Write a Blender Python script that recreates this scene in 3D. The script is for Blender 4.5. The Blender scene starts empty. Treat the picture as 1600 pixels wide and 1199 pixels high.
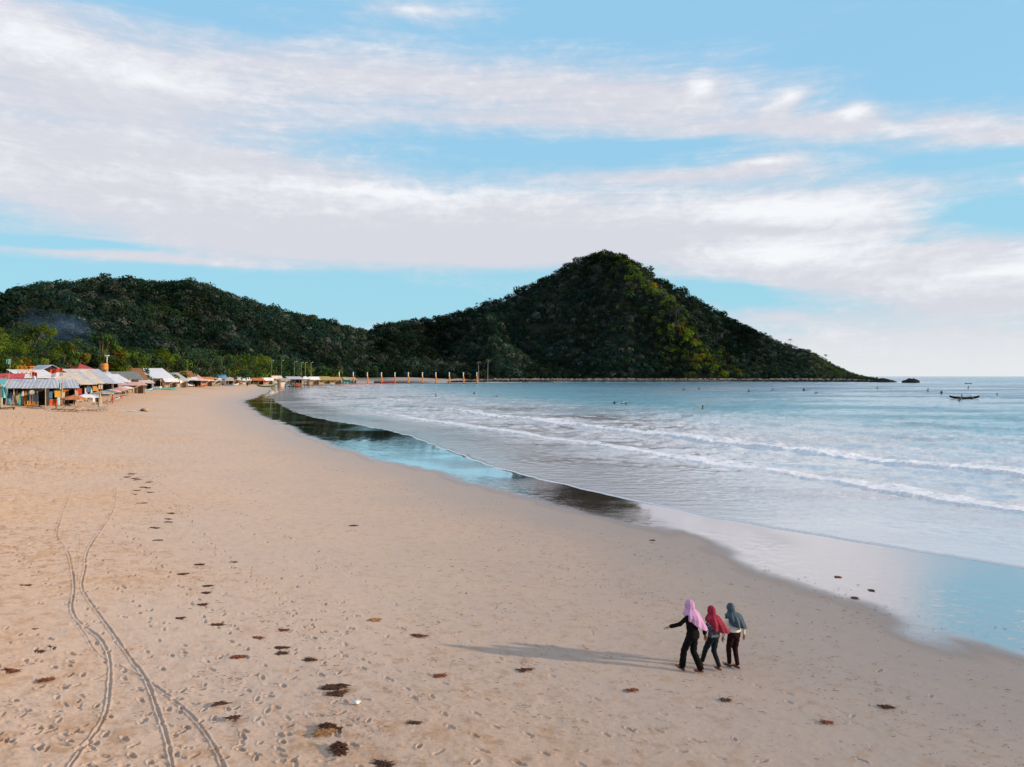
import bpy, math, random
import numpy as np
from mathutils import Vector, Matrix
R = math.radians
rng = np.random.default_rng(7)
random.seed(7)
scene = bpy.context.scene
COL = scene.collection

# ------------------------------------------------------------------ camera
CH, F, HZ = 7.8, 1186.0, 588.0          # height, focal length and horizon row in photo pixels
cam_d = bpy.data.cameras.new('camera'); cam = bpy.data.objects.new('camera', cam_d); COL.objects.link(cam)
cam.location = (0, 0, CH); cam.rotation_euler = (R(90), 0, 0)
cam_d.lens = 36 * F / 1600; cam_d.sensor_width = 36; cam_d.shift_y = -11.5 / 1600
cam_d.clip_start = .5; cam_d.clip_end = 60000
scene.camera = cam
scene.render.resolution_x = 1024; scene.render.resolution_y = 767

# ------------------------------------------------------------------ sun
SUN_EL, SUN_AZ = 13.4, 100.0            # azimuth clockwise from +Y
sd = Vector((math.cos(R(SUN_EL)) * math.sin(R(SUN_AZ)), math.cos(R(SUN_EL)) * math.cos(R(SUN_AZ)), math.sin(R(SUN_EL))))
sun_d = bpy.data.lights.new('sun', 'SUN'); sun = bpy.data.objects.new('sun', sun_d); COL.objects.link(sun)
sun_d.energy = 4.8; sun_d.angle = R(1.0); sun_d.color = (1.0, .74, .50)
sun.rotation_euler = sd.to_track_quat('Z', 'Y').to_euler()

scene.view_settings.view_transform = 'Standard'; scene.view_settings.look = 'None'
scene.view_settings.exposure = 0.0; scene.view_settings.gamma = 1.0

# ------------------------------------------------------------------ node helper
class NT:
    def __init__(s, tree): s.t = tree; s.n = tree.nodes; s.l = tree.links; s.n.clear()
    def add(s, ty, ins=None, **kw):
        n = s.n.new(ty)
        for k, v in kw.items(): setattr(n, k, v)
        for k, v in (ins or {}).items():
            sock = n.inputs[k]
            if isinstance(v, bpy.types.NodeSocket): s.l.new(v, sock)
            else: sock.default_value = v
        return n
    def math(s, op, a, b=None, c=None, clamp=False):
        ins = {0: a}
        if b is not None: ins[1] = b
        if c is not None: ins[2] = c
        return s.add('ShaderNodeMath', ins, operation=op, use_clamp=clamp).outputs[0]
    def mix(s, f, a, b):
        n = s.n.new('ShaderNodeMix'); n.data_type = 'RGBA'
        for i, v in ((0, f), (6, a), (7, b)):
            if isinstance(v, bpy.types.NodeSocket): s.l.new(v, n.inputs[i])
            else: n.inputs[i].default_value = v if i == 0 else (tuple(v) + (1,))[:4]
        return n.outputs[2]
    def mul(s, a, b):
        n = s.n.new('ShaderNodeMix'); n.data_type = 'RGBA'; n.blend_type = 'MULTIPLY'; n.inputs[0].default_value = 1
        for i, v in ((6, a), (7, b)):
            if isinstance(v, bpy.types.NodeSocket): s.l.new(v, n.inputs[i])
            else: n.inputs[i].default_value = (tuple(v) + (1,))[:4]
        return n.outputs[2]
    def ss(s, x, lo, hi):       # smoothstep
        return s.add('ShaderNodeMapRange', {0: x, 1: lo, 2: hi, 3: 0.0, 4: 1.0}, interpolation_type='SMOOTHSTEP').outputs[0]
    def noise(s, vec, scale, detail=4, rough=.55, dist=0.0):
        return s.add('ShaderNodeTexNoise', {'Vector': vec, 'Scale': scale, 'Detail': detail, 'Roughness': rough, 'Distortion': dist}).outputs[0]
    def scale(s, vec, v):
        return s.add('ShaderNodeVectorMath', {0: vec, 1: v}, operation='MULTIPLY').outputs[0]

# ------------------------------------------------------------------ world: sky with layered cloud
world = bpy.data.worlds.new('World'); scene.world = world; world.use_nodes = True
T = NT(world.node_tree)
sky = T.add('ShaderNodeTexSky', sky_type='NISHITA', sun_disc=False, sun_elevation=R(SUN_EL), sun_rotation=R(SUN_AZ),
            air_density=1.0, dust_density=.6, ozone_density=1.5)
tc = T.add('ShaderNodeTexCoord').outputs['Generated']
sep = T.add('ShaderNodeSeparateXYZ', {0: tc})
X, Y, Z = sep.outputs
az = T.math('ARCTAN2', X, Y)
hor = T.math('SQRT', T.math('ADD', T.math('MULTIPLY', X, X), T.math('MULTIPLY', Y, Y)))
tel = T.math('DIVIDE', Z, T.math('MAXIMUM', hor, .05))
tel = T.math('MAXIMUM', T.math('MINIMUM', tel, 1.4), -.02)
P = T.add('ShaderNodeCombineXYZ', {0: az, 1: tel, 2: 0.0}).outputs[0]
wn = T.add('ShaderNodeTexNoise', {'Vector': T.scale(P, (2.2, 7.0, 1)), 'Scale': 1.0, 'Detail': 4, 'Roughness': .5}).outputs[1]
warp = T.add('ShaderNodeVectorMath', {0: T.add('ShaderNodeVectorMath', {0: wn, 1: (.5, .5, .5)}, operation='SUBTRACT').outputs[0], 1: (.16, .026, 0)}, operation='MULTIPLY').outputs[0]
PW = T.add('ShaderNodeVectorMath', {0: P, 1: warp}, operation='ADD').outputs[0]
def sky_blobs(items, vec):
    acc = None
    for (px, py, rx, ry, rot, w) in items:
        a = math.atan((px - 800) / F); ca = math.cos(a)
        el = (HZ - py) / F * ca
        m = T.add('ShaderNodeMapping', {'Vector': vec, 'Location': (a, el, 0), 'Rotation': (0, 0, R(rot)), 'Scale': (rx / F * ca * ca, ry / F * ca, 1)}, vector_type='TEXTURE')
        g = T.add('ShaderNodeTexGradient', {0: m.outputs[0]}, gradient_type='QUADRATIC_SPHERE').outputs[1]
        acc = T.math('MULTIPLY_ADD', g, w, acc if acc is not None else 0.0)
    return acc
cover = [
 (150, 120, 820, 190, 0, 1.5), (640, 130, 620, 120, -3, 1.1), (40, 30, 260, 70, 0, .6), (980, 150, 460, 110, -3, 1.0),
 (200, 245, 760, 110, 0, 1.3), (650, 12, 300, 36, -3, .9), (560, 345, 980, 120, 0, 2.1), (250, 310, 760, 80, 0, .9),
 (1150, 350, 600, 120, -2, 2.0), (1300, 430, 460, 80, -2, 1.7), (1560, 450, 340, 90, 0, 1.7), (700, 398, 640, 42, 0, 1.6),
 (200, 404, 560, 18, -1, 1.1), (1250, 200, 560, 60, -4, 1.35), (1560, 210, 280, 50, -4, 1.2),
 (1095, 138, 62, 46, 25, 1.0), (1215, 158, 70, 42, 22, .9), (1345, 178, 75, 38, 15, .95), (1480, 185, 90, 30, 5, .5), (1186, 253, 120, 20, 2, 1.6),
 (1590, 285, 60, 22, -8, 1.5), (1400, 545, 620, 100, 0, 1.8), (1700, 560, 500, 70, 0, 1.0), (600, 525, 360, 40, 0, .6), (1200, 492, 280, 30, -3, .9), (100, 225, 400, 30, 3, .3),
 (1060, 274, 480, 26, -1, .9), (-500, 300, 600, 400, 0, 1.2), (2300, 250, 700, 300, 0, 1.2), (1500, 395, 250, 40, 0, .5),
 (1480, 70, 420, 100, -6, -1.1), (1000, 25, 420, 50, -3, -1.1), (960, 232, 480, 24, 1, -1.05), (760, 190, 420, 34, 0, .6), (1350, 110, 300, 40, -3, .35), (1480, 252, 260, 30, -2, -.8), (560, 222, 260, 16, 0, -.3),
 (330, 465, 620, 52, 0, -2.6), (1135, 455, 170, 28, -4, -1.6), (1530, 335, 220, 46, -4, -1.7), (60, 380, 260, 14, 1, -2.0), (1000, 317, 200, 14, 2, -.55), (1420, 382, 130, 12, -4, -.4), (330, 18, 240, 24, -4, -.8)]
bright = [(1200, 330, 420, 60, -4, 1.0), (1230, 395, 320, 55, -4, 1.0), (1550, 430, 300, 50, 0, .7), (1095, 130, 50, 30, 20, 1.0), (1215, 150, 55, 28, 20, .8),
 (1345, 174, 60, 24, 12, .9), (1186, 252, 90, 12, 0, .8), (1590, 284, 50, 14, 0, 1.0), (600, 300, 760, 40, 0, .65), (500, 325, 480, 34, 0, .35), (60, 60, 260, 60, 0, .6), (250, 120, 700, 90, 0, .45),
 (930, 60, 200, 40, -4, .3), (650, 12, 220, 24, 0, .5), (1450, 200, 260, 26, -4, .4), (300, 220, 600, 30, 0, .3),
 (850, 382, 520, 40, 0, -.9), (300, 372, 600, 50, 2, -.4), (620, 410, 500, 24, 0, -.4), (330, 180, 600, 40, 0, -.2), (1180, 358, 260, 18, -3, -.4), (1450, 350, 200, 12, 0, -.4), (1500, 478, 300, 22, 0, -.3)]
cov = sky_blobs(cover, PW); bri = sky_blobs(bright, PW)
n1 = T.noise(T.scale(PW, (3.0, 16.0, 1)), 1.0, 8, .62)
n2 = T.noise(T.scale(PW, (9.0, 42.0, 1)), 1.0, 6, .6, .6)
n3 = T.noise(T.scale(PW, (14.0, 26.0, 1)), 1.0, 7, .65, .3)
n4 = T.noise(T.scale(PW, (11.0, 110.0, 1)), 1.0, 5, .65, .4); n5 = T.noise(T.scale(PW, (40.0, 75.0, 1)), 1.0, 6, .65, .3)
base = T.math('MULTIPLY', T.ss(T.math('ABSOLUTE', az), .75, 1.1), .7)
base = T.math('MAXIMUM', base, T.math('MULTIPLY', T.ss(tel, .52, .75), .62))
den = T.math('ADD', cov, base)
den = T.math('ADD', den, T.math('MULTIPLY', T.math('SUBTRACT', n1, .5), 1.25))
den = T.math('ADD', den, T.math('MULTIPLY', T.math('SUBTRACT', n2, .5), .35))
den = T.math('ADD', den, T.math('MULTIPLY', T.math('SUBTRACT', n3, .5), .5))
den = T.math('ADD', den, T.math('MULTIPLY', T.math('SUBTRACT', n4, .5), .6)); den = T.math('ADD', den, T.math('MULTIPLY', T.math('SUBTRACT', n5, .5), .5))
alpha = T.ss(den, -.10, 1.05)
br = T.math('ADD', bri, T.math('MULTIPLY', T.math('SUBTRACT', n1, .5), .9))
br = T.math('ADD', br, T.math('MULTIPLY', T.math('SUBTRACT', n3, .5), 1.0))
br = T.math('ADD', br, T.math('MULTIPLY', T.math('SUBTRACT', n2, .5), .4))
br = T.math('ADD', br, T.math('MULTIPLY', T.math('SUBTRACT', n4, .5), .5)); br = T.math('ADD', br, T.math('MULTIPLY', T.math('SUBTRACT', n5, .5), .9))
ccol = T.mix(T.ss(br, -.15, .95), (.71, .70, .765), (.97, .97, .99))
blue = T.mix(T.ss(tel, .02, .42), (.37, .74, .90), (.34, .66, .93))
skyc = T.mul(T.mix(.85, T.scale(sky.outputs[0], (.10, .10, .10)), blue), (1, 1, 1))
# the strength node stays in the physical range: colours below are divided by it
hz = T.math('MULTIPLY', T.math('SUBTRACT', 1.0, T.ss(tel, .0, .085)), T.ss(az, -.2, .25))
alpha2 = T.math('MULTIPLY', alpha, .93)
full = T.mix(alpha2, skyc, ccol)
full = T.mix(T.math('MULTIPLY', hz, .85), full, (.80, .83, .84))
bg = T.add('ShaderNodeBackground', {0: T.scale(full, (10, 10, 10)), 1: .1})
T.l.new(bg.outputs[0], T.add('ShaderNodeOutputWorld').inputs[0])
world.cycles.sampling_method = 'MANUAL'; world.cycles.sample_map_resolution = 512

# ------------------------------------------------------------------ tagging and mesh helpers
def tag(o, label=None, cat=None, group=None, kind=None):
    if label: o['label'] = label
    if cat: o['category'] = cat
    if group: o['group'] = group
    if kind: o['kind'] = kind
    return o
def empty(name, loc, rz=0, **kw):
    o = bpy.data.objects.new(name, None); COL.objects.link(o); o.empty_display_size = .3
    o.location = loc; o.rotation_euler = (0, 0, rz); return tag(o, **kw)
def copy_tree(o, parent=None):
    c = o.copy(); COL.objects.link(c)
    if parent: c.parent = parent
    for ch in [x for x in bpy.data.objects if x.parent == o]: copy_tree(ch, c)
    return c
def npmesh(name, V, Fq, mats, parent=None, smooth=False, attrs=None, cols=None):
    """V (n,3), Fq (m,4) quads (or (m,3) tris)"""
    V = np.asarray(V, dtype=np.float32); Fq = np.asarray(Fq, dtype=np.int32)
    me = bpy.data.meshes.new(name); k = Fq.shape[1]
    me.vertices.add(len(V)); me.vertices.foreach_set('co', V.ravel())
    me.loops.add(Fq.size); me.loops.foreach_set('vertex_index', Fq.ravel())
    me.polygons.add(len(Fq)); me.polygons.foreach_set('loop_start', np.arange(0, Fq.size, k, dtype=np.int32))
    me.polygons.foreach_set('loop_total', np.full(len(Fq), k, dtype=np.int32))
    if smooth: me.polygons.foreach_set('use_smooth', np.ones(len(Fq), dtype=bool))
    for nm, a in (attrs or {}).items():
        at = me.attributes.new(nm, 'FLOAT', 'POINT'); at.data.foreach_set('value', np.asarray(a, dtype=np.float32).ravel())
    if cols is not None:
        at = me.attributes.new('col', 'FLOAT_COLOR', 'POINT'); c4 = np.ones((len(V), 4), dtype=np.float32); c4[:, :3] = cols
        at.data.foreach_set('color', c4.ravel())
    me.update(calc_edges=True); me.validate()
    me.materials.append(mats)
    o = bpy.data.objects.new(name, me); COL.objects.link(o)
    if parent: o.parent = parent
    return o
class MB:
    def __init__(s): s.v = []; s.f = []
    def poly(s, pts):
        n = len(s.v); s.v += [tuple(p) for p in pts]; s.f.append(tuple(range(n, n + len(pts)))); return s
    def box(s, c, d, rz=0, tilt=None):
        n = len(s.v); hx, hy, hz = d[0] / 2, d[1] / 2, d[2] / 2
        m = Matrix.Rotation(rz, 3, 'Z')
        if tilt: m = m @ Matrix.Rotation(tilt[0], 3, 'X') @ Matrix.Rotation(tilt[1], 3, 'Y')
        for a in (-1, 1):
            for b in (-1, 1):
                for e in (-1, 1): s.v.append(tuple(Vector(c) + m @ Vector((a * hx, b * hy, e * hz))))
        for q in ((0, 1, 3, 2), (4, 6, 7, 5), (0, 4, 5, 1), (2, 3, 7, 6), (0, 2, 6, 4), (1, 5, 7, 3)): s.f.append(tuple(n + i for i in q))
        return s
    def tube(s, pts, rad, n=8, cap=True):
        pts = [Vector(p) for p in pts]
        if not hasattr(rad, '__len__'): rad = [rad] * len(pts)
        st = len(s.v)
        for i, p in enumerate(pts):
            d = (pts[min(i + 1, len(pts) - 1)] - pts[max(i - 1, 0)]).normalized()
            u = d.cross(Vector((0, 0, 1)) if abs(d.z) < .9 else Vector((1, 0, 0))).normalized(); w = d.cross(u)
            for k in range(n):
                a = 2 * math.pi * k / n; s.v.append(tuple(p + (u * math.cos(a) + w * math.sin(a)) * rad[i]))
        for i in range(len(pts) - 1):
            for k in range(n):
                a, b = st + i * n + k, st + i * n + (k + 1) % n; s.f.append((a, b, b + n, a + n))
        if cap: s.f.append(tuple(st + k for k in range(n))[::-1]); s.f.append(tuple(st + (len(pts) - 1) * n + k for k in range(n)))
        return s
    def loft(s, rings, closed=True, cap=True):
        st = len(s.v); n = len(rings[0])
        for r in rings: s.v += [tuple(p) for p in r]
        for i in range(len(rings) - 1):
            for k in range(n if closed else n - 1):
                a, b = st + i * n + k, st + i * n + (k + 1) % n; s.f.append((a, b, b + n, a + n))
        if cap: s.f.append(tuple(st + k for k in range(n))[::-1]); s.f.append(tuple(st + (len(rings) - 1) * n + k for k in range(n)))
        return s
    def sheet(s, p00, p10, p11, p01, nu=1, nv=1, th=.03, fn=None):
        """thick sheet between four corners; fn(u,v) adds z"""
        st = len(s.v)
        for side in (0, 1):
            for j in range(nv + 1):
                for i in range(nu + 1):
                    u, v = i / nu, j / nv
                    p = (Vector(p00) * (1 - u) + Vector(p10) * u) * (1 - v) + (Vector(p01) * (1 - u) + Vector(p11) * u) * v
                    p.z += (fn(u, v) if fn else 0) - side * th; s.v.append(tuple(p))
        w = nu + 1; off = w * (nv + 1)
        for j in range(nv):
            for i in range(nu):
                a = st + j * w + i; s.f.append((a, a + 1, a + w + 1, a + w)); s.f.append((a + off, a + off + w, a + off + w + 1, a + off + 1))
        for i in range(nu):
            a = st + i; s.f.append((a, a + off, a + off + 1, a + 1)); a = st + nv * w + i; s.f.append((a, a + 1, a + off + 1, a + off))
        for j in range(nv):
            a = st + j * w; s.f.append((a, a + w, a + w + off, a + off)); a = st + j * w + nu; s.f.append((a, a + off, a + off + w, a + w))
        return s
    def build(s, name, mat, parent=None, smooth=False):
        me = bpy.data.meshes.new(name); me.from_pydata(s.v, [], s.f); me.update(); me.materials.append(mat)
        if smooth: me.polygons.foreach_set('use_smooth', [True] * len(me.polygons))
        o = bpy.data.objects.new(name, me); COL.objects.link(o)
        if parent: o.parent = parent
        return o

# ------------------------------------------------------------------ materials
MATS = {}
def pmat(name, col, rough=.7, var=.15, scale=3.0, metal=0.0, bump=0.0, bscale=20.0, col2=None, spec=.3):
    if name in MATS: return MATS[name]
    m = bpy.data.materials.new(name); m.use_nodes = True; t = NT(m.node_tree)
    oc = t.add('ShaderNodeTexCoord').outputs['Object']
    n = t.noise(oc, scale, 5, .6)
    dark = tuple(c * (1 - var * 2) for c in col); lite = tuple(min(1, c * (1 + var)) for c in col)
    c = t.mix(t.ss(n, .3, .7), dark if col2 is None else col2, lite)
    b = t.add('ShaderNodeBsdfPrincipled', {'Base Color': c, 'Roughness': rough, 'Metallic': metal, 'Specular IOR Level': spec})
    if bump:
        bn = t.add('ShaderNodeBump', {'Strength': bump, 'Distance': .02, 'Height': t.noise(oc, bscale, 4)}); t.l.new(bn.outputs[0], b.inputs['Normal'])
    t.l.new(b.outputs[0], t.add('ShaderNodeOutputMaterial').inputs[0]); MATS[name] = m; return m
def colmat(name, rough=.9, trans=0.0):
    m = bpy.data.materials.new(name); m.use_nodes = True; t = NT(m.node_tree)
    c = t.add('ShaderNodeAttribute', attribute_name='col').outputs['Color']
    b = t.add('ShaderNodeBsdfDiffuse', {'Color': c, 'Roughness': .5}).outputs[0]
    if trans:
        tr = t.add('ShaderNodeBsdfTranslucent', {'Color': t.mul(c, (1.2, 1.3, .5))}).outputs[0]
        b = t.add('ShaderNodeMixShader', {0: trans, 1: b, 2: tr}).outputs[0]
    t.l.new(b, t.add('ShaderNodeOutputMaterial').inputs[0]); return m
def stripemat(name, c1, c2, axis=0, freq=12.0, rough=.5, rust=.25):
    """corrugated / striped sheet: two tones alternating along an object axis, with rust stains"""
    m = bpy.data.materials.new(name); m.use_nodes = True; t = NT(m.node_tree)
    oc = t.add('ShaderNodeTexCoord').outputs['Object']
    w = t.math('SINE', t.math('MULTIPLY', t.add('ShaderNodeSeparateXYZ', {0: oc}).outputs[axis], freq))
    n = t.noise(oc, .8, 5, .65)
    c = t.mix(t.ss(n, .52, .70), c1, c2)
    c = t.mix(t.math('MULTIPLY', t.ss(t.noise(oc, .35, 3), .55, .75), rust), c, (.22, .12, .08))
    b = t.add('ShaderNodeBsdfPrincipled', {'Base Color': c, 'Roughness': rough, 'Specular IOR Level': .4})
    bn = t.add('ShaderNodeBump', {'Strength': .5, 'Distance': .05, 'Height': w}); t.l.new(bn.outputs[0], b.inputs['Normal'])
    t.l.new(b.outputs[0], t.add('ShaderNodeOutputMaterial').inputs[0]); return m
M_leaf = colmat('leaves', trans=.22); M_rock = colmat('boulders')
M_bark = pmat('bark', (.16, .12, .09), .9, .25, 2, bump=.5)
M_wood = pmat('weathered wood', (.25, .18, .13), .85, .25, 4, bump=.3)
M_dwood = pmat('dark wood', (.07, .05, .04), .8, .3, 4)
M_lwood = pmat('pale timber', (.48, .36, .24), .8, .2, 4)
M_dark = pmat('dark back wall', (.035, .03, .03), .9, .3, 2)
M_white = pmat('white paint', (.72, .73, .74), .5, .08, 2)
M_iron = stripemat('grey corrugated iron', (.44, .47, .52), (.34, .36, .41))
M_bright = stripemat('bright corrugated iron', (.62, .67, .75), (.5, .54, .6), rust=.05)
M_darkiron = stripemat('dark corrugated iron', (.13, .15, .15), (.20, .21, .21))
M_redroof = stripemat('red roof tiles', (.36, .035, .03), (.25, .03, .025), rust=0)
M_tarp = pmat('beige tarpaulin', (.60, .52, .44), .8, .1, 1, bump=.2)
M_wtarp = pmat('white tarpaulin', (.68, .69, .72), .8, .1, 1, bump=.2)
M_ptarp = pmat('pink tarpaulin', (.62, .38, .36), .8, .12, 1)
M_thatch = pmat('thatch', (.24, .12, .06), .95, .3, 3, bump=.8, bscale=8)
M_redstripe = pmat('red sheeting', (.55, .05, .05), .6, .2, 1)
M_red = pmat('red cloth', (.60, .06, .03), .8, .1, 3)
M_wcloth = pmat('white cloth', (.75, .75, .75), .8, .05, 3)
M_teal = pmat('teal paint', (.10, .46, .46), .5, .15, 3)
M_blue = pmat('blue paint', (.08, .25, .46), .45, .15, 3)
M_lblue = pmat('pale blue paint', (.30, .50, .62), .45, .15, 3)
M_green = pmat('green paint', (.10, .30, .08), .5, .15, 3)
M_yellow = pmat('yellow paint', (.62, .34, .04), .6, .15, 3)
M_orange = pmat('orange paint', (.62, .22, .03), .6, .15, 3)
M_ocloth = pmat('rust orange cloth', (.46, .17, .07), .85, .15, 2)
M_gcloth = pmat('grey cloth', (.34, .33, .32), .85, .15, 2)
M_steel = pmat('galvanised steel', (.5, .5, .5), .4, .1, 3, metal=.6)
M_black = pmat('black rubber', (.02, .02, .02), .6, .1, 3)
M_skin = pmat('skin', (.33, .17, .10), .6, .08, 8)

# ------------------------------------------------------------------ numpy noise
_lat = rng.random((256, 256)).astype(np.float32)
def vnoise(x, y):
    xi = np.floor(x).astype(np.int64); yi = np.floor(y).astype(np.int64); fx = x - xi; fy = y - yi
    fx = fx * fx * (3 - 2 * fx); fy = fy * fy * (3 - 2 * fy)
    a = _lat[xi & 255, yi & 255]; b = _lat[(xi + 1) & 255, yi & 255]; c = _lat[xi & 255, (yi + 1) & 255]; d = _lat[(xi + 1) & 255, (yi + 1) & 255]
    return (a * (1 - fx) + b * fx) * (1 - fy) + (c * (1 - fx) + d * fx) * fy - .5
def fbm(x, y, o=4, g=.5):
    s = 0; a = 1; k = 1
    for i in range(o): s = s + a * vnoise(x * k + 17.3 * i, y * k + 9.1 * i); a *= g; k *= 2.03
    return s
def sst(x, a, b):
    t = np.clip((x - a) / (b - a), 0, 1); return t * t * (3 - 2 * t)
def polydist(x, y, pts, closed=False):
    """distance to polyline and signed side (positive = right of travel)"""
    x = np.asarray(x, dtype=np.float32); y = np.asarray(y, dtype=np.float32)
    best = np.full(x.shape, 1e12, dtype=np.float32); side = np.zeros(x.shape, dtype=np.float32); par = np.zeros(x.shape, dtype=np.float32)
    for i in range(len(pts) - 1):
        ax, ay = pts[i]; bx, by = pts[i + 1]; dx, dy = bx - ax, by - ay; L = dx * dx + dy * dy + 1e-9
        t = np.clip(((x - ax) * dx + (y - ay) * dy) / L, 0, 1)
        ex = x - ax - t * dx; ey = y - ay - t * dy; d = ex * ex + ey * ey
        m = d < best; best = np.where(m, d, best); side = np.where(m, ex * dy - ey * dx, side); par = np.where(m, i + t, par)
    return np.sqrt(best), np.sign(side), par
def inside(x, y, poly):
    c = np.zeros(np.shape(x), dtype=bool); n = len(poly)
    for i in range(n):
        ax, ay = poly[i]; bx, by = poly[(i + 1) % n]
        if ay == by: continue
        cond = ((ay > y) != (by > y)) & (x < (bx - ax) * (y - ay) / (by - ay) + ax); c ^= cond
    return c
def smooth_poly(pts, it=3):
    for _ in range(it):
        q = [pts[0]]
        for a, b in zip(pts[:-1], pts[1:]):
            q += [(a[0] * .75 + b[0] * .25, a[1] * .75 + b[1] * .25), (a[0] * .25 + b[0] * .75, a[1] * .25 + b[1] * .75)]
        q.append(pts[-1]); pts = q
    return pts
def P0(px, py, z=0.0):
    Yd = (CH - z) * F / (py - HZ); return ((px - 800) / F * Yd, Yd)

# ------------------------------------------------------------------ the bay
near = [P0(*p) for p in [(1600, 887), (1500, 871), (1400, 855), (1250, 832), (1150, 815), (1050, 795), (950, 773), (850, 750), (760, 727), (690, 699), (630, 677), (560, 664),
        (500, 655), (468, 646), (440, 635), (424, 623), (428, 615), (455, 606), (520, 600.6), (600, 598.6)]]
near = smooth_poly(near, 3)
off = [(400, -330), (160, -95), (75, -20), (40, 12)]
coast = off + near + [P0(700, 597.8), P0(770, 597.0), P0(900, 596.6), P0(1050, 596.8), P0(1200, 596.7), P0(1330, 597), P0(1372, 597.4)]
coast += [(475, 1000), (430, 1150), (300, 1500), (100, 1900), (-400, 2600)]
coast = [coast[0]] + [c for c in coast[1:]]
land = coast + [(-9000, 9000), (-9000, -9000), (9000, -9000), (9000, -6000)]
shore_near = [c for c in coast if c[1] < 1200]
def Dland(x, y):
    x = np.asarray(x, dtype=np.float64); y = np.asarray(y, dtype=np.float64)
    d, _, _ = polydist(x, y, coast); s = inside(x, y, land)
    return np.where(s, d, -d)
def profile(D):
    t = np.clip(D / 55, 0, 1); up = 3.5 * (1 - (1 - t ** 1.8) ** 1.5)
    return np.where(D > 0, up, -np.minimum(.004 + .035 * -np.minimum(D, 0), 12))
def extra(x, y, D): return 2.6 * sst(D, 12, 60) * sst(y, 680, 860)
def g(x, y):
    D_ = Dland(np.array([x]), np.array([y])); return float((profile(D_) + extra(x, np.array([y]), D_))[0])
def hit(px, py):
    """where the line of sight through a photo pixel meets the beach"""
    Ys = np.geomspace(6, 2500, 900); Xs = (px - 800) / F * Ys; zr = CH - (py - HZ) / F * Ys
    d = zr - profile(Dland(Xs, Ys)); i = int(np.argmax(d < 0)); i = max(i, 1)
    k = d[i - 1] / (d[i - 1] - d[i]); Yv = Ys[i - 1] + k * (Ys[i] - Ys[i - 1]); Xv = (px - 800) / F * Yv
    return (float(Xv), float(Yv))
def at(px, depth):
    Xv = (px - 800) / F * depth; return Vector((Xv, depth, g(Xv, depth)))
mir_px = [(372, 627), (392, 645), (430, 661), (470, 681), (510, 697), (560, 713), (640, 731), (700, 746), (760, 766), (850, 791), (940, 812), (1020, 826), (1100, 850), (1180, 888), (1270, 925), (1340, 952), (1400, 985), (1480, 1010), (1600, 1040)]
mirror = smooth_poly([hit(*p) for p in mir_px], 2)
mirror = [(-150, 470), (-112, 340)] + mirror + [(30, 9), (60, -25)]

# ------------------------------------------------------------------ polar ground grid
def polar(rows, cols):
    A, Rr = np.meshgrid(cols, rows); return A, Rr, np.sin(A) * Rr, np.cos(A) * Rr
def grid_faces(nr, nc, wrap=False):
    i, j = np.meshgrid(np.arange(nr - 1), np.arange(nc - 1 if not wrap else nc), indexing='ij')
    a = (i * nc + j).ravel(); b = (i * nc + (j + 1) % nc).ravel()
    return np.stack([a, b, b + nc, a + nc], 1)
cols = np.concatenate([np.linspace(-math.pi, -.72, 60)[:-1], np.linspace(-.72, .72, 1560), np.linspace(.72, math.pi, 60)[1:]])
pys = np.linspace(1245, 596, 560); rows = 6.6 * F / (pys - HZ)
rows = np.concatenate([[0.5, 3, 6, 9, 11], rows, np.geomspace(1050, 9000, 30)])
A, Rr, GX, GY = polar(rows, cols)
D = Dland(GX, GY).astype(np.float32)
GZ = profile(D) + extra(GX, GY, D)
fade = np.clip(1.0 - (Rr - 110) / 260, 0, 1)
tramp = sst(D, 15, 34) * .75 + .25
tramp = tramp * sst(D, 1, 9)
GZ = GZ + fbm(GX * .16, GY * .16, 3) * .10 * sst(D, 8, 30)
GZ = GZ + fade * tramp * (fbm(GX * 2.6, GY * 2.6, 4, .6) * (.022 + .02 * sst(Rr, 25, 60)))
dry = sst(D + fbm(GX * .12, GY * .12, 3) * 9, 25, 38)
pit = np.clip(fbm(GX * 5.0 + 40, GY * 5.0, 2) - .20, 0, 1)
GZ = GZ - fade * (.02 + .98 * dry) * pit * .20 * (.12 + .88 * sst(Rr, 22, 60))
pit2 = np.clip(fbm(GX * 2.2 + 140, GY * 2.2 + 5, 3) - .28, 0, 1)
GZ = GZ - fade * dry * pit2 * .16 * (.15 + .85 * sst(Rr, 22, 60))
# footprints pressed into the sand
NC = len(cols); c_lo = 59
def stamp(x, y, ang, L, W, dep, rim=.3):
    r0 = math.hypot(x, y); a0 = math.atan2(x, y); ext = L * 1.3
    i0, i1 = np.searchsorted(rows, [r0 - ext, r0 + ext]); j0, j1 = np.searchsorted(cols, [a0 - ext / r0, a0 + ext / r0])
    if i1 <= i0 or j1 <= j0: return
    sx = GX[i0:i1, j0:j1] - x; sy = GY[i0:i1, j0:j1] - y; c, s = math.cos(ang), math.sin(ang)
    u = (sx * c + sy * s) / L; v = (-sx * s + sy * c) / W
    wmod = 1 - .28 * np.exp(-((u + .05) / .14) ** 2)          # waist of a footprint
    q = np.sqrt((u * 2) ** 2 + (v * 2 / wmod) ** 2)
    GZ[i0:i1, j0:j1] += -dep * (1 - sst(q, .55, 1.1)) + dep * rim * np.exp(-((q - 1.25) / .22) ** 2)
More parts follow.
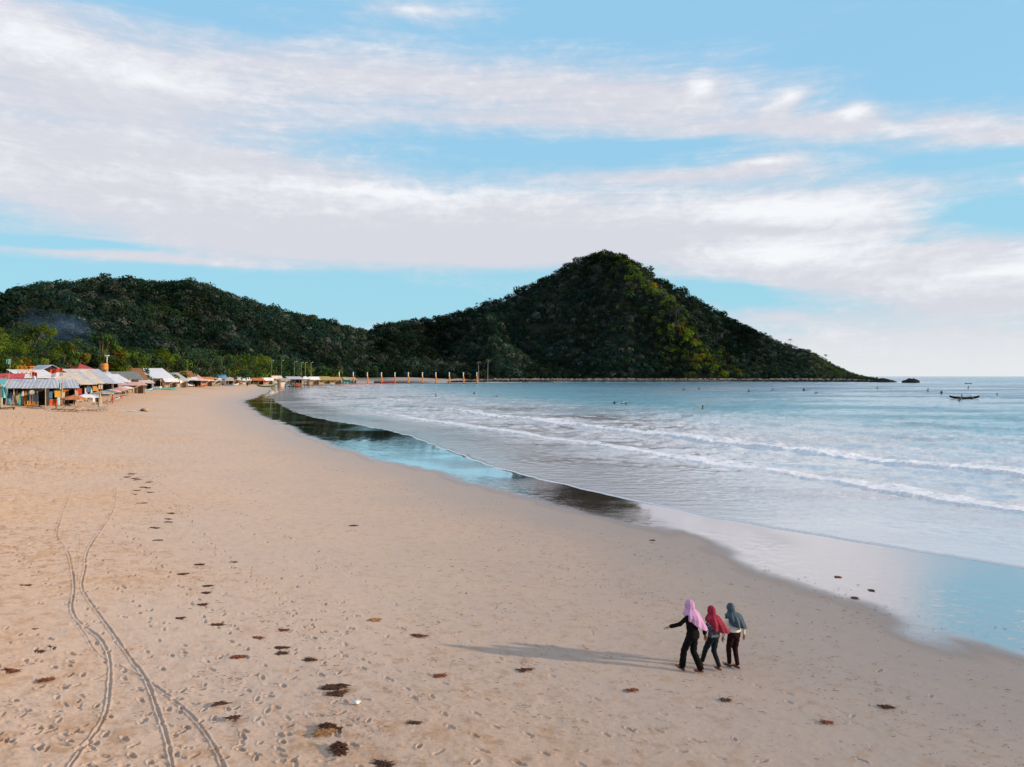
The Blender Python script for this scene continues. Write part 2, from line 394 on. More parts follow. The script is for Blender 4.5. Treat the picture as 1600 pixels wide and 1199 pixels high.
def trail(pts, step=.62, L=.26, W=.11, dep=.03, jit=.05):
    pts = smooth_poly([hit(*p) for p in pts], 2); k = 0; acc = 0
    for a, b in zip(pts[:-1], pts[1:]):
        seg = math.hypot(b[0] - a[0], b[1] - a[1]); ang = math.atan2(b[1] - a[1], b[0] - a[0])
        while acc < seg:
            t = acc / seg; sgn = 1 if k % 2 else -1
            x = a[0] + t * (b[0] - a[0]) - math.sin(ang) * .1 * sgn + random.gauss(0, jit); y = a[1] + t * (b[1] - a[1]) + math.cos(ang) * .1 * sgn + random.gauss(0, jit)
            stamp(x, y, ang + random.gauss(0, .2), L * random.uniform(.85, 1.1), W * random.uniform(.85, 1.1), dep * random.uniform(.5, 1.2)); acc += step * random.uniform(.85, 1.15); k += 1
        acc -= seg
trail([(60, 1199), (120, 1120), (90, 1060), (30, 1010), (10, 980)]); trail([(230, 1199), (170, 1130), (110, 1100), (130, 1040), (60, 1000)])
trail([(300, 1199), (250, 1110), (200, 1060), (150, 1010), (140, 960), (60, 900), (20, 860)]); trail([(460, 1199), (430, 1150), (400, 1100), (440, 1060), (360, 1000), (300, 930), (220, 860), (160, 800)])
trail([(800, 1199), (700, 1130), (620, 1080), (560, 1030), (500, 990), (420, 930), (330, 850), (260, 780)], dep=.022); trail([(900, 1199), (790, 1140), (690, 1100), (600, 1060), (530, 1010), (470, 960), (400, 900)], dep=.02)
trail([(560, 1199), (520, 1150), (430, 1090), (330, 1040), (250, 1000), (200, 930), (150, 870)], dep=.025); trail([(1000, 1160), (880, 1120), (760, 1090), (680, 1060), (610, 1040)], dep=.02)
trail([(1180, 1199), (1050, 1150), (900, 1080), (700, 985), (600, 930), (480, 860), (400, 800)], dep=.014); trail([(1400, 1150), (1250, 1090), (1140, 1055), (1110, 1050)], dep=.018)
for _ in range(420):                                          # stray prints, densest on the dry upper beach
    px = random.uniform(-60, 560) if random.random() < .8 else random.uniform(300, 1600); py = 1230 - 420 * random.random() ** 1.25
    x, y = hit(px, py)
    if g(x, y) < .45: continue
    stamp(x, y, random.uniform(0, 6.3), random.uniform(.16, .28), random.uniform(.08, .12), random.uniform(.015, .045))
tracks = [
 [(110, 769), (97, 801), (86, 838), (96, 851), (108, 865), (114, 897), (117, 925), (110, 952), (120, 973), (142, 989), (160, 1003), (173, 1030), (172, 1071), (166, 1117), (137, 1158), (108, 1197), (92, 1225)],
 [(179, 748), (181, 792), (158, 829), (133, 865), (134, 888), (126, 915), (133, 932), (160, 970), (197, 1021), (229, 1057), (247, 1108), (261, 1149), (270, 1197), (275, 1230)],
 [(185, 1039), (215, 1053), (247, 1071), (293, 1108), (325, 1144), (352, 1197), (364, 1230)],
 [(121, 819), (124, 851), (120, 897), (119, 943)], [(105, 961), (133, 993), (147, 1021), (174, 1035)]]
i1 = np.searchsorted(rows, 75); j1 = np.searchsorted(cols, .0)
sub = (slice(0, i1), slice(c_lo, j1))
for k, tr in enumerate(tracks):
    pl = smooth_poly([hit(*p) for p in tr], 2); wdt = .019 if k < 3 else .014
    d, sd_, _ = polydist(GX[sub], GY[sub], pl)
    d = d + fbm(GX[sub] * 4, GY[sub] * 4, 2) * .02 + fbm(GX[sub] * 14, GY[sub] * 14, 2) * .012
    GZ[sub] += (-.016 * np.exp(-(d / wdt) ** 2) + .016 * np.exp(-((d - wdt * 2.1) / wdt) ** 2)) * (1 if k < 3 else .6)
# wetness
dm, sm, _ = polydist(GX, GY, mirror)
wp = near[::1]
ins = D > -30
sgn_m = np.where(sm > 0, 1.0, -1.0)                          # seaward side of the mirror edge
if True:
    tx, ty = hit(1300, 880); _, s_, _ = polydist(np.array([tx]), np.array([ty]), mirror); sgn_m = np.where(sm == s_[0], 1.0, -1.0)
dmir = dm * sgn_m
nz = fbm(GX * .45, GY * .25, 4) * 1.6
edge = np.clip(Rr * .012, .35, 3)
wet = sst(dmir + nz * .9, -.9, 1.1 + edge * .8)
wet = wet * sst(-(Rr - 760), 0, 60)
wet = np.where(D < 0, 1, wet)
damp = sst(dmir + nz * 1.6, -9 - edge, .5)
GZ = np.where(D > 0, GZ, profile(D))
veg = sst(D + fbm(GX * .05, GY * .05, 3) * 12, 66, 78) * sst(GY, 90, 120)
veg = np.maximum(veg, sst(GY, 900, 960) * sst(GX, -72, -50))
V = np.stack([GX, GY, GZ], -1).reshape(-1, 3)
m = bpy.data.materials.new('beach sand'); m.use_nodes = True; t = NT(m.node_tree)
oc = t.add('ShaderNodeTexCoord').outputs['Object']
aw = t.add('ShaderNodeAttribute', attribute_name='wet').outputs['Fac']; ad = t.add('ShaderNodeAttribute', attribute_name='damp').outputs['Fac']
av = t.add('ShaderNodeAttribute', attribute_name='veg').outputs['Fac']; ay_ = t.add('ShaderNodeAttribute', attribute_name='dry').outputs['Fac']
na = t.noise(oc, .22, 5, .6); nb = t.noise(oc, 2.4, 6, .65); nc_ = t.noise(oc, 38, 3, .6)
c = t.mix(t.ss(na, .32, .68), (.465, .378, .322), (.435, .365, .322))
c = t.mix(t.math('MULTIPLY', t.ss(nb, .50, .72), .45), c, (.46, .325, .225))
c = t.mix(t.math('MULTIPLY', ay_, .45), c, (.49, .35, .255))
c = t.mix(t.math('MULTIPLY', t.ss(nc_, .62, .78), .35), c, (.30, .20, .15))
nd = t.noise(t.scale(oc, (1, 2.2, 1)), 5.5, 5, .7); c = t.mix(t.math('MULTIPLY', t.math('MULTIPLY', t.ss(nd, .54, .64), t.math('MULTIPLY_ADD', ay_, .7, .15)), .8), c, (.30, .205, .15)); ne = t.noise(oc, 2.4, 6, .72); c = t.mix(t.math('MULTIPLY', t.math('MULTIPLY', t.ss(ne, .51, .62), t.math('MULTIPLY_ADD', ay_, .75, .25)), .85), c, (.30, .20, .135)); nf = t.noise(t.scale(oc, (1.6, .8, 1)), 1.0, 6, .72); c = t.mix(t.math('MULTIPLY', t.math('MULTIPLY', t.ss(nf, .51, .60), ay_), .75), c, (.38, .26, .17)); ng = t.noise(oc, .06, 5, .65); c = t.mix(t.math('MULTIPLY', t.math('MULTIPLY', t.ss(ng, .45, .62), ay_), .45), c, (.50, .33, .20))
c = t.mix(t.math('MULTIPLY', ad, .85), c, (.325, .285, .262))
c = t.mix(aw, c, (.125, .098, .082))
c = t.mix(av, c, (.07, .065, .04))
dif = t.add('ShaderNodeBsdfDiffuse', {'Color': c, 'Roughness': .6})
bh = t.math('ADD', t.math('MULTIPLY', nb, .6), t.math('MULTIPLY', nc_, .35))
dryf = t.math('SUBTRACT', 1.0, t.ss(aw, 0.0, .6))
bmp = t.add('ShaderNodeBump', {'Strength': t.math('MULTIPLY', dryf, .55), 'Distance': .03, 'Height': bh}); t.l.new(bmp.outputs[0], dif.inputs['Normal'])
rip = t.math('MULTIPLY', t.noise(t.scale(oc, (.8, 3.2, 1)), 1.1, 5, .65), t.ss(t.noise(oc, .07, 3, .5), .40, .60))
bmp2 = t.add('ShaderNodeBump', {'Strength': .15, 'Distance': .04, 'Height': rip})
glo = t.add('ShaderNodeBsdfGlossy', {'Color': (1, .955, .965, 1), 'Roughness': t.add('ShaderNodeMapRange', {0: aw, 1: .3, 2: 1.0, 3: .35, 4: .035}).outputs[0], 'Normal': bmp2.outputs[0]})
fr = t.add('ShaderNodeFresnel', {'IOR': 1.33}).outputs[0]
wf = t.math('MULTIPLY', t.ss(aw, .15, 1.0), t.math('MINIMUM', t.math('POWER', fr, .40), .88))
wf = t.math('ADD', wf, t.math('MULTIPLY', t.math('MULTIPLY', ad, fr), .25), clamp=True)
mx = t.add('ShaderNodeMixShader', {0: wf, 1: dif.outputs[0], 2: glo.outputs[0]})
t.l.new(mx.outputs[0], t.add('ShaderNodeOutputMaterial').inputs[0]); M_sand = m
o = npmesh('beach', V, grid_faces(*A.shape), M_sand, smooth=True, attrs={'wet': wet, 'damp': damp, 'veg': veg, 'dry': dry})
tag(o, 'pale sandy beach with wet mirror edge, tracks and footprints', 'beach', kind='structure')

# ------------------------------------------------------------------ sea
pys = np.linspace(930, 592.5, 420); rows = 7.8 * F / (pys - HZ)
rows = np.concatenate([[14, 20, 24], rows, np.geomspace(2200, 50000, 24)])
cols2 = np.concatenate([np.linspace(-1.3, -.72, 12)[:-1], np.linspace(-.72, .75, 1500), np.linspace(.75, 2.6, 40)[1:]])
A, Rr, SX, SY = polar(rows, cols2)
D = Dland(SX, SY).astype(np.float32); D = D + (fbm(SX * .35, SY * .35, 4, .6) * .45).astype(np.float32) * np.clip(Rr / 60, .5, 3); E = -D                   # E = metres offshore
SZ = np.full(SX.shape, .010, dtype=np.float32)
crests = [  # polyline in photo pixels, height, foam width, foam tail, strength
 ([(560, 641), (656, 657), (765, 672), (897, 694), (1050, 716), (1125, 729), (1250, 746), (1375, 767), (1500, 788), (1600, 804), (1700, 820)], .13, 1.2, 4.0, 1.0),
 ([(674, 636), (744, 648), (809, 654), (897, 667), (1050, 684), (1208, 703), (1300, 715), (1417, 728), (1600, 748), (1700, 760)], .24, 1.9, 8.0, 1.0),
 ([(573, 621), (600, 625), (639, 630)], .3, 4.0, 10.0, .7),
 ([(980, 645), (1042, 650), (1208, 665), (1333, 676), (1458, 686), (1600, 694), (1700, 700)], .42, 0, 0, 0),
 ([(840, 655), (960, 664), (1100, 676), (1300, 694), (1600, 722), (1700, 730)], .18, 0, 0, 0),
 ([(1000, 636), (1200, 650), (1400, 664), (1700, 684)], .3, 0, 0, 0)]
foam = np.zeros(SX.shape, dtype=np.float32)
wob = fbm(SX * .10, SY * .10, 3) * 3.0
fine = fbm(SX * 1.3, SY * 1.3, 5, .65)
for pts, hgt, fw, ft, stg in crests:
    pl = smooth_poly([P0(*p) for p in pts], 2)
    d, sg, par = polydist(SX, SY, pl)
    tx, ty = pl[len(pl) // 2][0] + 20, pl[len(pl) // 2][1] + 45
    _, s_, _ = polydist(np.array([tx]), np.array([ty]), pl); sea = np.where(sg == s_[0], 1.0, -1.0) * d
    endf = np.clip(par / 5, 0, 1) * (1 if pts[-1][0] > 1600 else np.clip((len(pl) - 1 - par) / 5, 0, 1))
    w = sea + wob * .35 + fine * .35 * (fw > 0)
    SZ += hgt * endf * np.where(w > 0, np.exp(-(w / (3.2 if fw else 5)) ** 2), np.exp(-(w / (.28 if fw else 1.8)) ** 2))
    if fw:
        wv = .7 + .7 * np.clip(.5 + 1.3 * fbm(SX * .09 + fw * 7, SY * .09, 2), 0, 1); band = sst(w, -.15, .25) * (1 - sst(w, fw * .4 * wv, (fw + ft) * wv))
        foam = np.maximum(foam, stg * endf * band * (.75 + .9 * fine * sst(w, 0, fw)))
off_s = sst(E, 4, 30)
SZ += off_s * (vnoise(SX * .5 + SY * .1, SY * .7) * .30 + fbm(SX * .9, SY * 1.3, 3) * .16 + fbm(SX * .08, SY * .16, 2) * .30) * np.clip(1.4 - Rr / 500, 0, 1)
SZ += sst(E, .5, 6) * fbm(SX * 1.8, SY * 2.6, 3) * .05 * np.clip(1.2 - Rr / 160, 0, 1)
SZ += np.where(D > -.01, -.05 * np.clip((D + .01) / .3, 0, 1), 0)
lip = np.exp(-((E - .12) / .12) ** 2); SZ += lip * .05
foam = np.maximum(foam, .10 * np.exp(-((E - .1) / .12) ** 2) * (Rr < 200))
# lace of old foam between the breakers and on the swash
lace = sst(fbm(SX * .12, SY * .3, 4, .6) + .35 * sst(-SX, -25, 60), -.30, .30) * sst(E, 5, 16) * (1 - sst(E, 55, 120))
shal = 1 - sst(E + fbm(SX * .06, SY * .06, 2) * 14, 26, 95)
deep = sst(E, 60, 320)
V = np.stack([SX, SY, SZ], -1).reshape(-1, 3)
fq = grid_faces(*A.shape); keep = (D.ravel()[fq] < .35).any(1); fq = fq[keep]
m = bpy.data.materials.new('sea water'); m.use_nodes = True; t = NT(m.node_tree)
oc = t.add('ShaderNodeTexCoord').outputs['Object']
af = t.add('ShaderNodeAttribute', attribute_name='foam').outputs['Fac']; al = t.add('ShaderNodeAttribute', attribute_name='lace').outputs['Fac']
as_ = t.add('ShaderNodeAttribute', attribute_name='shal').outputs['Fac']; ade = t.add('ShaderNodeAttribute', attribute_name='deep').outputs['Fac']
c = t.mix(ade, (.09, .38, .49), (.03, .18, .31)); c = t.mix(as_, c, (.56, .555, .59))
fn = t.noise(t.scale(oc, (1, 1.6, 1)), 2.2, 7, .7, .8); fn2 = t.noise(oc, .5, 6, .7, .5)
lf = t.math('MULTIPLY', al, t.ss(t.math('ADD', t.math('MULTIPLY', fn2, .6), t.math('MULTIPLY', fn, .4)), .40, .60))
ft_ = t.math('ADD', t.ss(t.math('ADD', af, t.math('MULTIPLY', t.math('SUBTRACT', fn, .5), 1.1)), .28, .62), t.math('MULTIPLY', lf, .85), clamp=True)
ft_ = t.math('MULTIPLY', ft_, t.ss(t.math('ADD', af, al), .02, .12))
c = t.mix(ft_, c, (.76, .80, .87))
w1 = t.noise(t.scale(oc, (.55, 1.5, 1)), .9, 6, .62); w2 = t.noise(t.scale(oc, (.10, .32, 1)), 1.0, 5, .6)
hgt_ = t.math('ADD', t.math('MULTIPLY', w1, t.math('MULTIPLY_ADD', as_, -.38, .60)), t.math('MULTIPLY', t.math('MULTIPLY', w2, t.math('SUBTRACT', 1.0, as_)), 1.9))
w3 = t.noise(t.scale(oc, (.25, .75, 1)), 1.0, 5, .6); hgt_ = t.math('ADD', hgt_, t.math('MULTIPLY', t.math('MULTIPLY', w3, t.math('SUBTRACT', 1.05, as_)), 1.1))
hgt_ = t.math('ADD', hgt_, t.math('MULTIPLY', t.math('MULTIPLY', fn, ft_), .35))
calm = t.math('MULTIPLY_ADD', t.ss(t.noise(t.scale(oc, (.012, .03, 1)), 1.0, 5, .65), .42, .60), .9, .18)
bp = t.add('ShaderNodeBump', {'Strength': 1.0, 'Distance': t.math('MULTIPLY', t.add('ShaderNodeMapRange', {0: as_, 1: 0.0, 2: 1.0, 3: 1.0, 4: .34}).outputs[0], calm), 'Height': hgt_})
fr = t.add('ShaderNodeFresnel', {'IOR': 1.33, 'Normal': bp.outputs[0]}).outputs[0]
fw_ = t.math('MULTIPLY', t.math('MINIMUM', t.math('POWER', fr, .55), .88), t.math('SUBTRACT', 1.0, t.math('MULTIPLY', ft_, .85)))
b = t.add('ShaderNodeMixShader', {0: fw_, 1: t.add('ShaderNodeBsdfDiffuse', {'Color': c, 'Normal': bp.outputs[0]}).outputs[0], 2: t.add('ShaderNodeBsdfGlossy', {'Color': (1, 1, 1, 1), 'Roughness': t.add('ShaderNodeMapRange', {0: as_, 1: 0.0, 2: 1.0, 3: .16, 4: .12}).outputs[0], 'Normal': bp.outputs[0]}).outputs[0]})
t.l.new(b.outputs[0], t.add('ShaderNodeOutputMaterial').inputs[0])
o = npmesh('sea', V, fq, m, smooth=True, attrs={'foam': foam, 'lace': lace, 'shal': shal, 'deep': deep})
tag(o, 'blue green sea with low breaking waves', 'sea', kind='structure')

# ------------------------------------------------------------------ hills
RP = [(-400, 500), (-200, 482), (0, 460), (60, 447), (130, 439), (180, 435), (230, 439), (280, 447), (330, 453), (390, 470), (440, 487), (500, 500), (550, 514), (575, 519), (600, 508), (650, 502), (700, 494),
      (740, 481), (780, 470), (820, 449), (860, 430), (900, 407), (945, 394), (975, 400), (1010, 421), (1050, 446), (1090, 469), (1130, 491), (1180, 516), (1230, 536), (1270, 546), (1300, 563), (1330, 579), (1355, 589), (1372, 596)]
rp_a = np.array([math.atan((p[0] - 800) / F) for p in RP]); rp_y = np.array([p[1] for p in RP])
def dep_of(a, tab): return np.interp(a, [math.atan((p[0] - 800) / F) for p in tab], [p[1] for p in tab])
RD = [(-400, 760), (0, 760), (300, 870), (500, 1060), (600, 1230), (800, 1300), (945, 1300), (1130, 1230), (1300, 1130), (1372, 1030)]
BD = [(-400, 300), (0, 300), (150, 380), (300, 560), (400, 700), (500, 850), (560, 960), (600, 1012), (700, 1018), (770, 1062), (900, 1106), (1050, 1082), (1200, 1094), (1330, 1052), (1372, 1000)]
def hillz(a, tt):
    ca = np.cos(a); Rd = dep_of(a, RD); Bd = dep_of(a, BD); yy = Bd + (Rd - Bd) * tt          # forward distance
    x = np.tan(a) * yy
    topz = CH + (HZ - np.interp(a, rp_a, rp_y)) / F * Rd - 5.5 * sst(-a, -.46, -.40)
    tz = np.clip(tt, 0, 1); pr = .9 * tz + .1 * np.sin(tz * math.pi / 2)
    pr = np.where(tt > 1, 1 - .55 * (tt - 1) ** 1.3, pr)
    zb = np.where(a > -.05, 4.5, 3.4)
    z = zb + (topz - zb) * pr
    amp = np.clip((topz - 20) / 120, 0, 1.1) * np.sin(np.clip(tt, 0, 1) * math.pi) ** .8
    rid = 1 - np.abs(fbm(x / 150 + 3.7, yy / 420 + 8.2, 2)) * 3.2
    z = z + amp * (rid * 32 - 22) + amp * fbm(x / 45, yy / 60, 3) * 22
    # the spur that catches the sun
    c0 = .115 + (1 - tz) * .17; z = z + amp * 24 * np.exp(-((a - c0) / .035) ** 2)
    z = z + amp * 20 * np.exp(-((a - (-.42 + (1 - tz) * .12)) / .05) ** 2)
    return x, yy, z
ha = np.linspace(rp_a[0], rp_a[-1] + .004, 420); ht = np.concatenate([np.linspace(-.12, 1.05, 110), np.linspace(1.07, 2.4, 24)])
HA, HT = np.meshgrid(ha, ht); hx, hy, hz_ = hillz(HA, HT)
hz_ = np.where(HT < 0, hz_ + HT * 60, hz_)
M_hill = pmat('forest floor', (.012, .018, .012), .95, .3, .05)
o = npmesh('hills', np.stack([hx, hy, hz_], -1).reshape(-1, 3), grid_faces(*HA.shape), M_hill, smooth=True)
tag(o, 'steep forested hills behind the bay', 'hills', kind='structure')

# leaf clusters -------------------------------------------------------
def leaf_cloud(centers, radii, n, size, cols, rg, squash=.8, up=.35, jit=.25, nj=.4):
    """n leaf quads round every centre: on the shell of an uneven ellipsoid"""
    C = np.repeat(centers, n, 0); Rd = np.repeat(radii, n); S = np.repeat(size, n) if hasattr(size, '__len__') else np.full(len(C), size)
    K = len(C); d = rg.normal(size=(K, 3)); d[:, 2] = d[:, 2] * .8 + up; d /= np.linalg.norm(d, axis=1)[:, None]
    rad = Rd * (rg.uniform(.62, 1.0, K) ** .6) * (1 + rg.normal(size=K) * jit * .35)
    p = C + d * rad[:, None] * np.array([1, 1, squash])
    nrm = d + rg.normal(size=(K, 3)) * nj; nrm /= np.linalg.norm(nrm, axis=1)[:, None]
    a = np.cross(nrm, rg.normal(size=(K, 3))); a /= np.linalg.norm(a, axis=1)[:, None] + 1e-9; b = np.cross(nrm, a)
    S = S * rg.uniform(.6, 1.35, K); a = a * S[:, None]; b = b * (S * rg.uniform(.5, .9, K))[:, None]
    V = np.stack([p - a * .5 - b * .2, p + a * .1 - b * .5, p + a * .5 + b * .15, p - a * .1 + b * .5], 1).reshape(-1, 3)
    Fq = np.arange(K * 4).reshape(-1, 4)
    cc = np.repeat(cols, n, 0) * rg.uniform(.65, 1.35, (K, 1)); cc = np.repeat(cc, 4, 0)
    return V, Fq, cc
# forest canopy on the hills (one mass)
rg = np.random.default_rng(11); N = 20500
ta = rg.uniform(rp_a[1] - .05, rp_a[-1] - .001, N); tt = rg.uniform(0, 1.05, N)
px_ = 800 + np.tan(ta) * F
x, yy, z = hillz(ta, tt)
small = np.clip((1372 - px_) / 260, .25, 1)
rad = (2.2 + 4.6 * rg.random(N) ** 1.6) * small * (1 + .35 * (rg.random(N) > .93))
hue = fbm(x / 60 + 5, yy / 60, 3)
green = np.array([.016, .036, .024]); teal = np.array([.015, .038, .036]); oliv = np.array([.030, .042, .022]); gry = np.array([.070, .088, .080])  # gry: canopy highlights painted as a paler leaf colour on scattered crowns
w_ = rg.random((N, 1)); colr = np.where(w_ < .45, green, np.where(w_ < .72, teal, np.where(w_ < .88, gry, oliv)))
colr = colr * (1 + hue[:, None] * 1.2) * rg.uniform(.55, 1.4, (N, 1))
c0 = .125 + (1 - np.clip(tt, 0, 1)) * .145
yel = np.exp(-((ta - c0) / .022) ** 2) * sst(1 - tt, .08, .35) * (rg.random(N) < .42) + np.exp(-((ta - c0) / .05) ** 2) * (rg.random(N) < .16)  # yellower crowns along the spur; its grazing sunlight is painted into leaf colour
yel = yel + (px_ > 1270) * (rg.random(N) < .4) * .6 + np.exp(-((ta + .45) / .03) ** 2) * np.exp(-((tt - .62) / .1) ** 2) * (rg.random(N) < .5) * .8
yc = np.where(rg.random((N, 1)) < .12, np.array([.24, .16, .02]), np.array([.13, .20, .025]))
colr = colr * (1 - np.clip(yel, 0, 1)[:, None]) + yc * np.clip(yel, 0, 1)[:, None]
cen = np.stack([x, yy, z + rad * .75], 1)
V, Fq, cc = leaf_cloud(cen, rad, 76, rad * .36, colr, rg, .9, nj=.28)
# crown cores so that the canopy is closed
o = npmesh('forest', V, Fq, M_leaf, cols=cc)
tag(o, 'dense dark green forest covering the hills', 'forest', kind='stuff')

# ------------------------------------------------------------------ boulder bank at the foot of the hill and the offshore rocks
def rock_unit(rg, n=2):
    import bmesh
    bm = bmesh.new(); bmesh.ops.create_icosphere(bm, subdivisions=n, radius=1)
    v = np.array([tuple(q.co) for q in bm.verts]); f = np.array([[q.index for q in fc.verts] for fc in bm.faces]); bm.free()
    for _ in range(7):
        d = rg.normal(size=3); d /= np.linalg.norm(d); k = v @ d; lim = rg.uniform(.45, .8); v = v - np.outer(np.maximum(k - lim, 0), d)
    return v + rg.normal(size=v.shape) * .02, f
units = [rock_unit(rg, 1) for _ in range(6)]
Vs, Fs, Cs = [], [], []; nv = 0
for k in range(2600):
    px = random.uniform(700, 1374); a = math.atan((px - 800) / F)
    bd = float(np.interp(px, [700, 770, 900, 1050, 1200, 1330, 1374], [P0(0, y)[1] for y in (597.8, 597.0, 596.6, 596.8, 596.7, 597, 597.4)]))
    q = random.random() ** .8; dist = -2 + q * 30 * min(1, (px - 660) / 120); yv = bd + dist; xv = math.tan(a) * yv
    zz = -.3 + max(0, dist) / 28 * 4.6
    v, f = units[k % 6]; s = random.uniform(.6, 1.7) * (1.25 if random.random() < .1 else 1)
    an = random.uniform(0, 6.3); rot = np.array([[math.cos(an), -math.sin(an), 0], [math.sin(an), math.cos(an), 0], [0, 0, 1]])
    vv = (v * np.array([s * 1.3, s, s * .8])) @ rot.T + np.array([xv, yv, zz]); Vs.append(vv); Fs.append(f + nv); nv += len(vv)
    lg = (.34, .32, .30) if zz > 2.2 and random.random() < .6 else ((.12, .11, .10) if zz > 1.4 else (.03, .03, .03))
    Cs.append(np.tile(np.array(lg) * random.uniform(.6, 1.3), (len(vv), 1)))
o = npmesh('boulder_shore', np.concatenate(Vs), np.concatenate(Fs), M_rock, cols=np.concatenate(Cs))
tag(o, 'bank of dark wet and grey boulders along the foot of the hill', 'boulders', kind='stuff')
def big_rock(px, py, wpx, hpx, label, seed):
    x, y = P0(px, py); s = y / F; rg2 = np.random.default_rng(seed)
    v, f = rock_unit(rg2, 4); v[:, 2] = np.maximum(v[:, 2], -.15)
    v = v * (1 + .34 * fbm(v[:, 0] * 2.4 + seed, v[:, 1] * 2.4 + v[:, 2] * 1.5, 4)[:, None]); v[:, 2] *= 1 + .3 * v[:, 0] * (-1 if seed % 2 else 1)
    v = v * np.array([wpx * s / 2, wpx * s / 2.6, hpx * s])
    o = npmesh('rock', v, f, M_rock, cols=np.full((len(v), 3), .035)); o.location = (x, y, 0); tag(o, label, 'rock', 'rocks off the tip of the headland')
big_rock(1387, 597.6, 34, 7.5, 'jagged dark rock nearest the tip of the headland', 3); big_rock(1422, 598.4, 26, 6.5, 'rounded dark rock standing off the headland, outer of two', 8)

# ------------------------------------------------------------------ trees behind the beach
def tree(px, depth, toppy, wpx, label, kind='broad', seed=0, pal=0, n=None):
    base = at(px, depth); s = depth / F; H = (CH + (HZ - toppy) * s) - base.z; W = wpx * s / 2; rg = np.random.default_rng(seed + 100); rnd = random.Random(seed)
    rt = empty('tree', base, 0, label=label, cat='tree', group='trees behind the beach huts')
    th = H * (.2 if kind == 'broad' else .5); tr = MB(); lean = rnd.uniform(-.06, .06) * H; r0 = .026 * H
    fork = Vector((lean * .5, 0, th)); tr.tube([(0, 0, -.4), (lean * .2, 0, th * .5), fork], [r0 * 1.3, r0, r0 * .85], 8)
    cen, rad = [], []
    nl = {'broad': 9, 'tall': 9, 'flat': 9}[kind]
    for i in range(nl):
        a = i * 2.4 + rnd.uniform(-.4, .4)
        if kind == 'broad': q = rnd.uniform(.35, .80); hh = H * (.22 + .62 * ((i * 5) % 9) / 8) * rnd.uniform(.9, 1.08); rr = W * rnd.uniform(.40, .56)
        elif kind == 'tall': q = rnd.uniform(.25, .8); hh = H * (.38 + .54 * i / nl); rr = W * rnd.uniform(.38, .52)
        else: q = rnd.uniform(.4, .85); hh = H * rnd.uniform(.66, .92); rr = W * rnd.uniform(.36, .48)
        e = Vector((math.cos(a) * W * q, math.sin(a) * W * q, hh)); cen.append(e); rad.append(rr)
        mid = fork.lerp(e, .5) + Vector((0, 0, -H * .03)); tr.tube([fork - Vector((0, 0, th * .1)), mid, e], [r0 * .55, r0 * .35, r0 * .12], 6)
        for q2 in range(3):
            e2 = e + Vector((rnd.uniform(-1, 1), rnd.uniform(-1, 1), rnd.uniform(-.5, .8))) * rr * .9; cen.append(e2); rad.append(rr * rnd.uniform(.4, .65)); tr.tube([mid.lerp(e, .6), e2], [r0 * .18, r0 * .06], 5)
    cen.append(Vector((lean, 0, H * .86))); rad.append(W * .42 if kind != 'flat' else W * .2)
    tr.build('trunk', M_bark, rt)
    rad = np.array(rad); cen = np.array([tuple(c) for c in cen]); cen[:, 2] = np.minimum(cen[:, 2], H - rad * .72)
    pals = [np.array([.048, .095, .024]), np.array([.095, .145, .020]), np.array([.032, .070, .040]), np.array([.14, .10, .016]), np.array([.028, .055, .028])]
    K = len(cen); cc = np.tile(pals[pal], (K, 1)) * rg.uniform(.4, 1.5, (K, 1)); alt = rg.random(K) < .3; cc[alt] = pals[(pal + 1) % 3] * rg.uniform(.8, 1.3)
    nn = n or int(np.clip(14000 / max(1, depth / 60) / K * 1.2, 50, 150)); sz = max(.32, depth * .0021) * 1.15
    V, Fq, c3 = leaf_cloud(cen, rad, nn, sz, cc, rg, .62 if kind == 'flat' else .85)
    npmesh('crown', V, Fq, M_leaf, rt, cols=c3); return rt
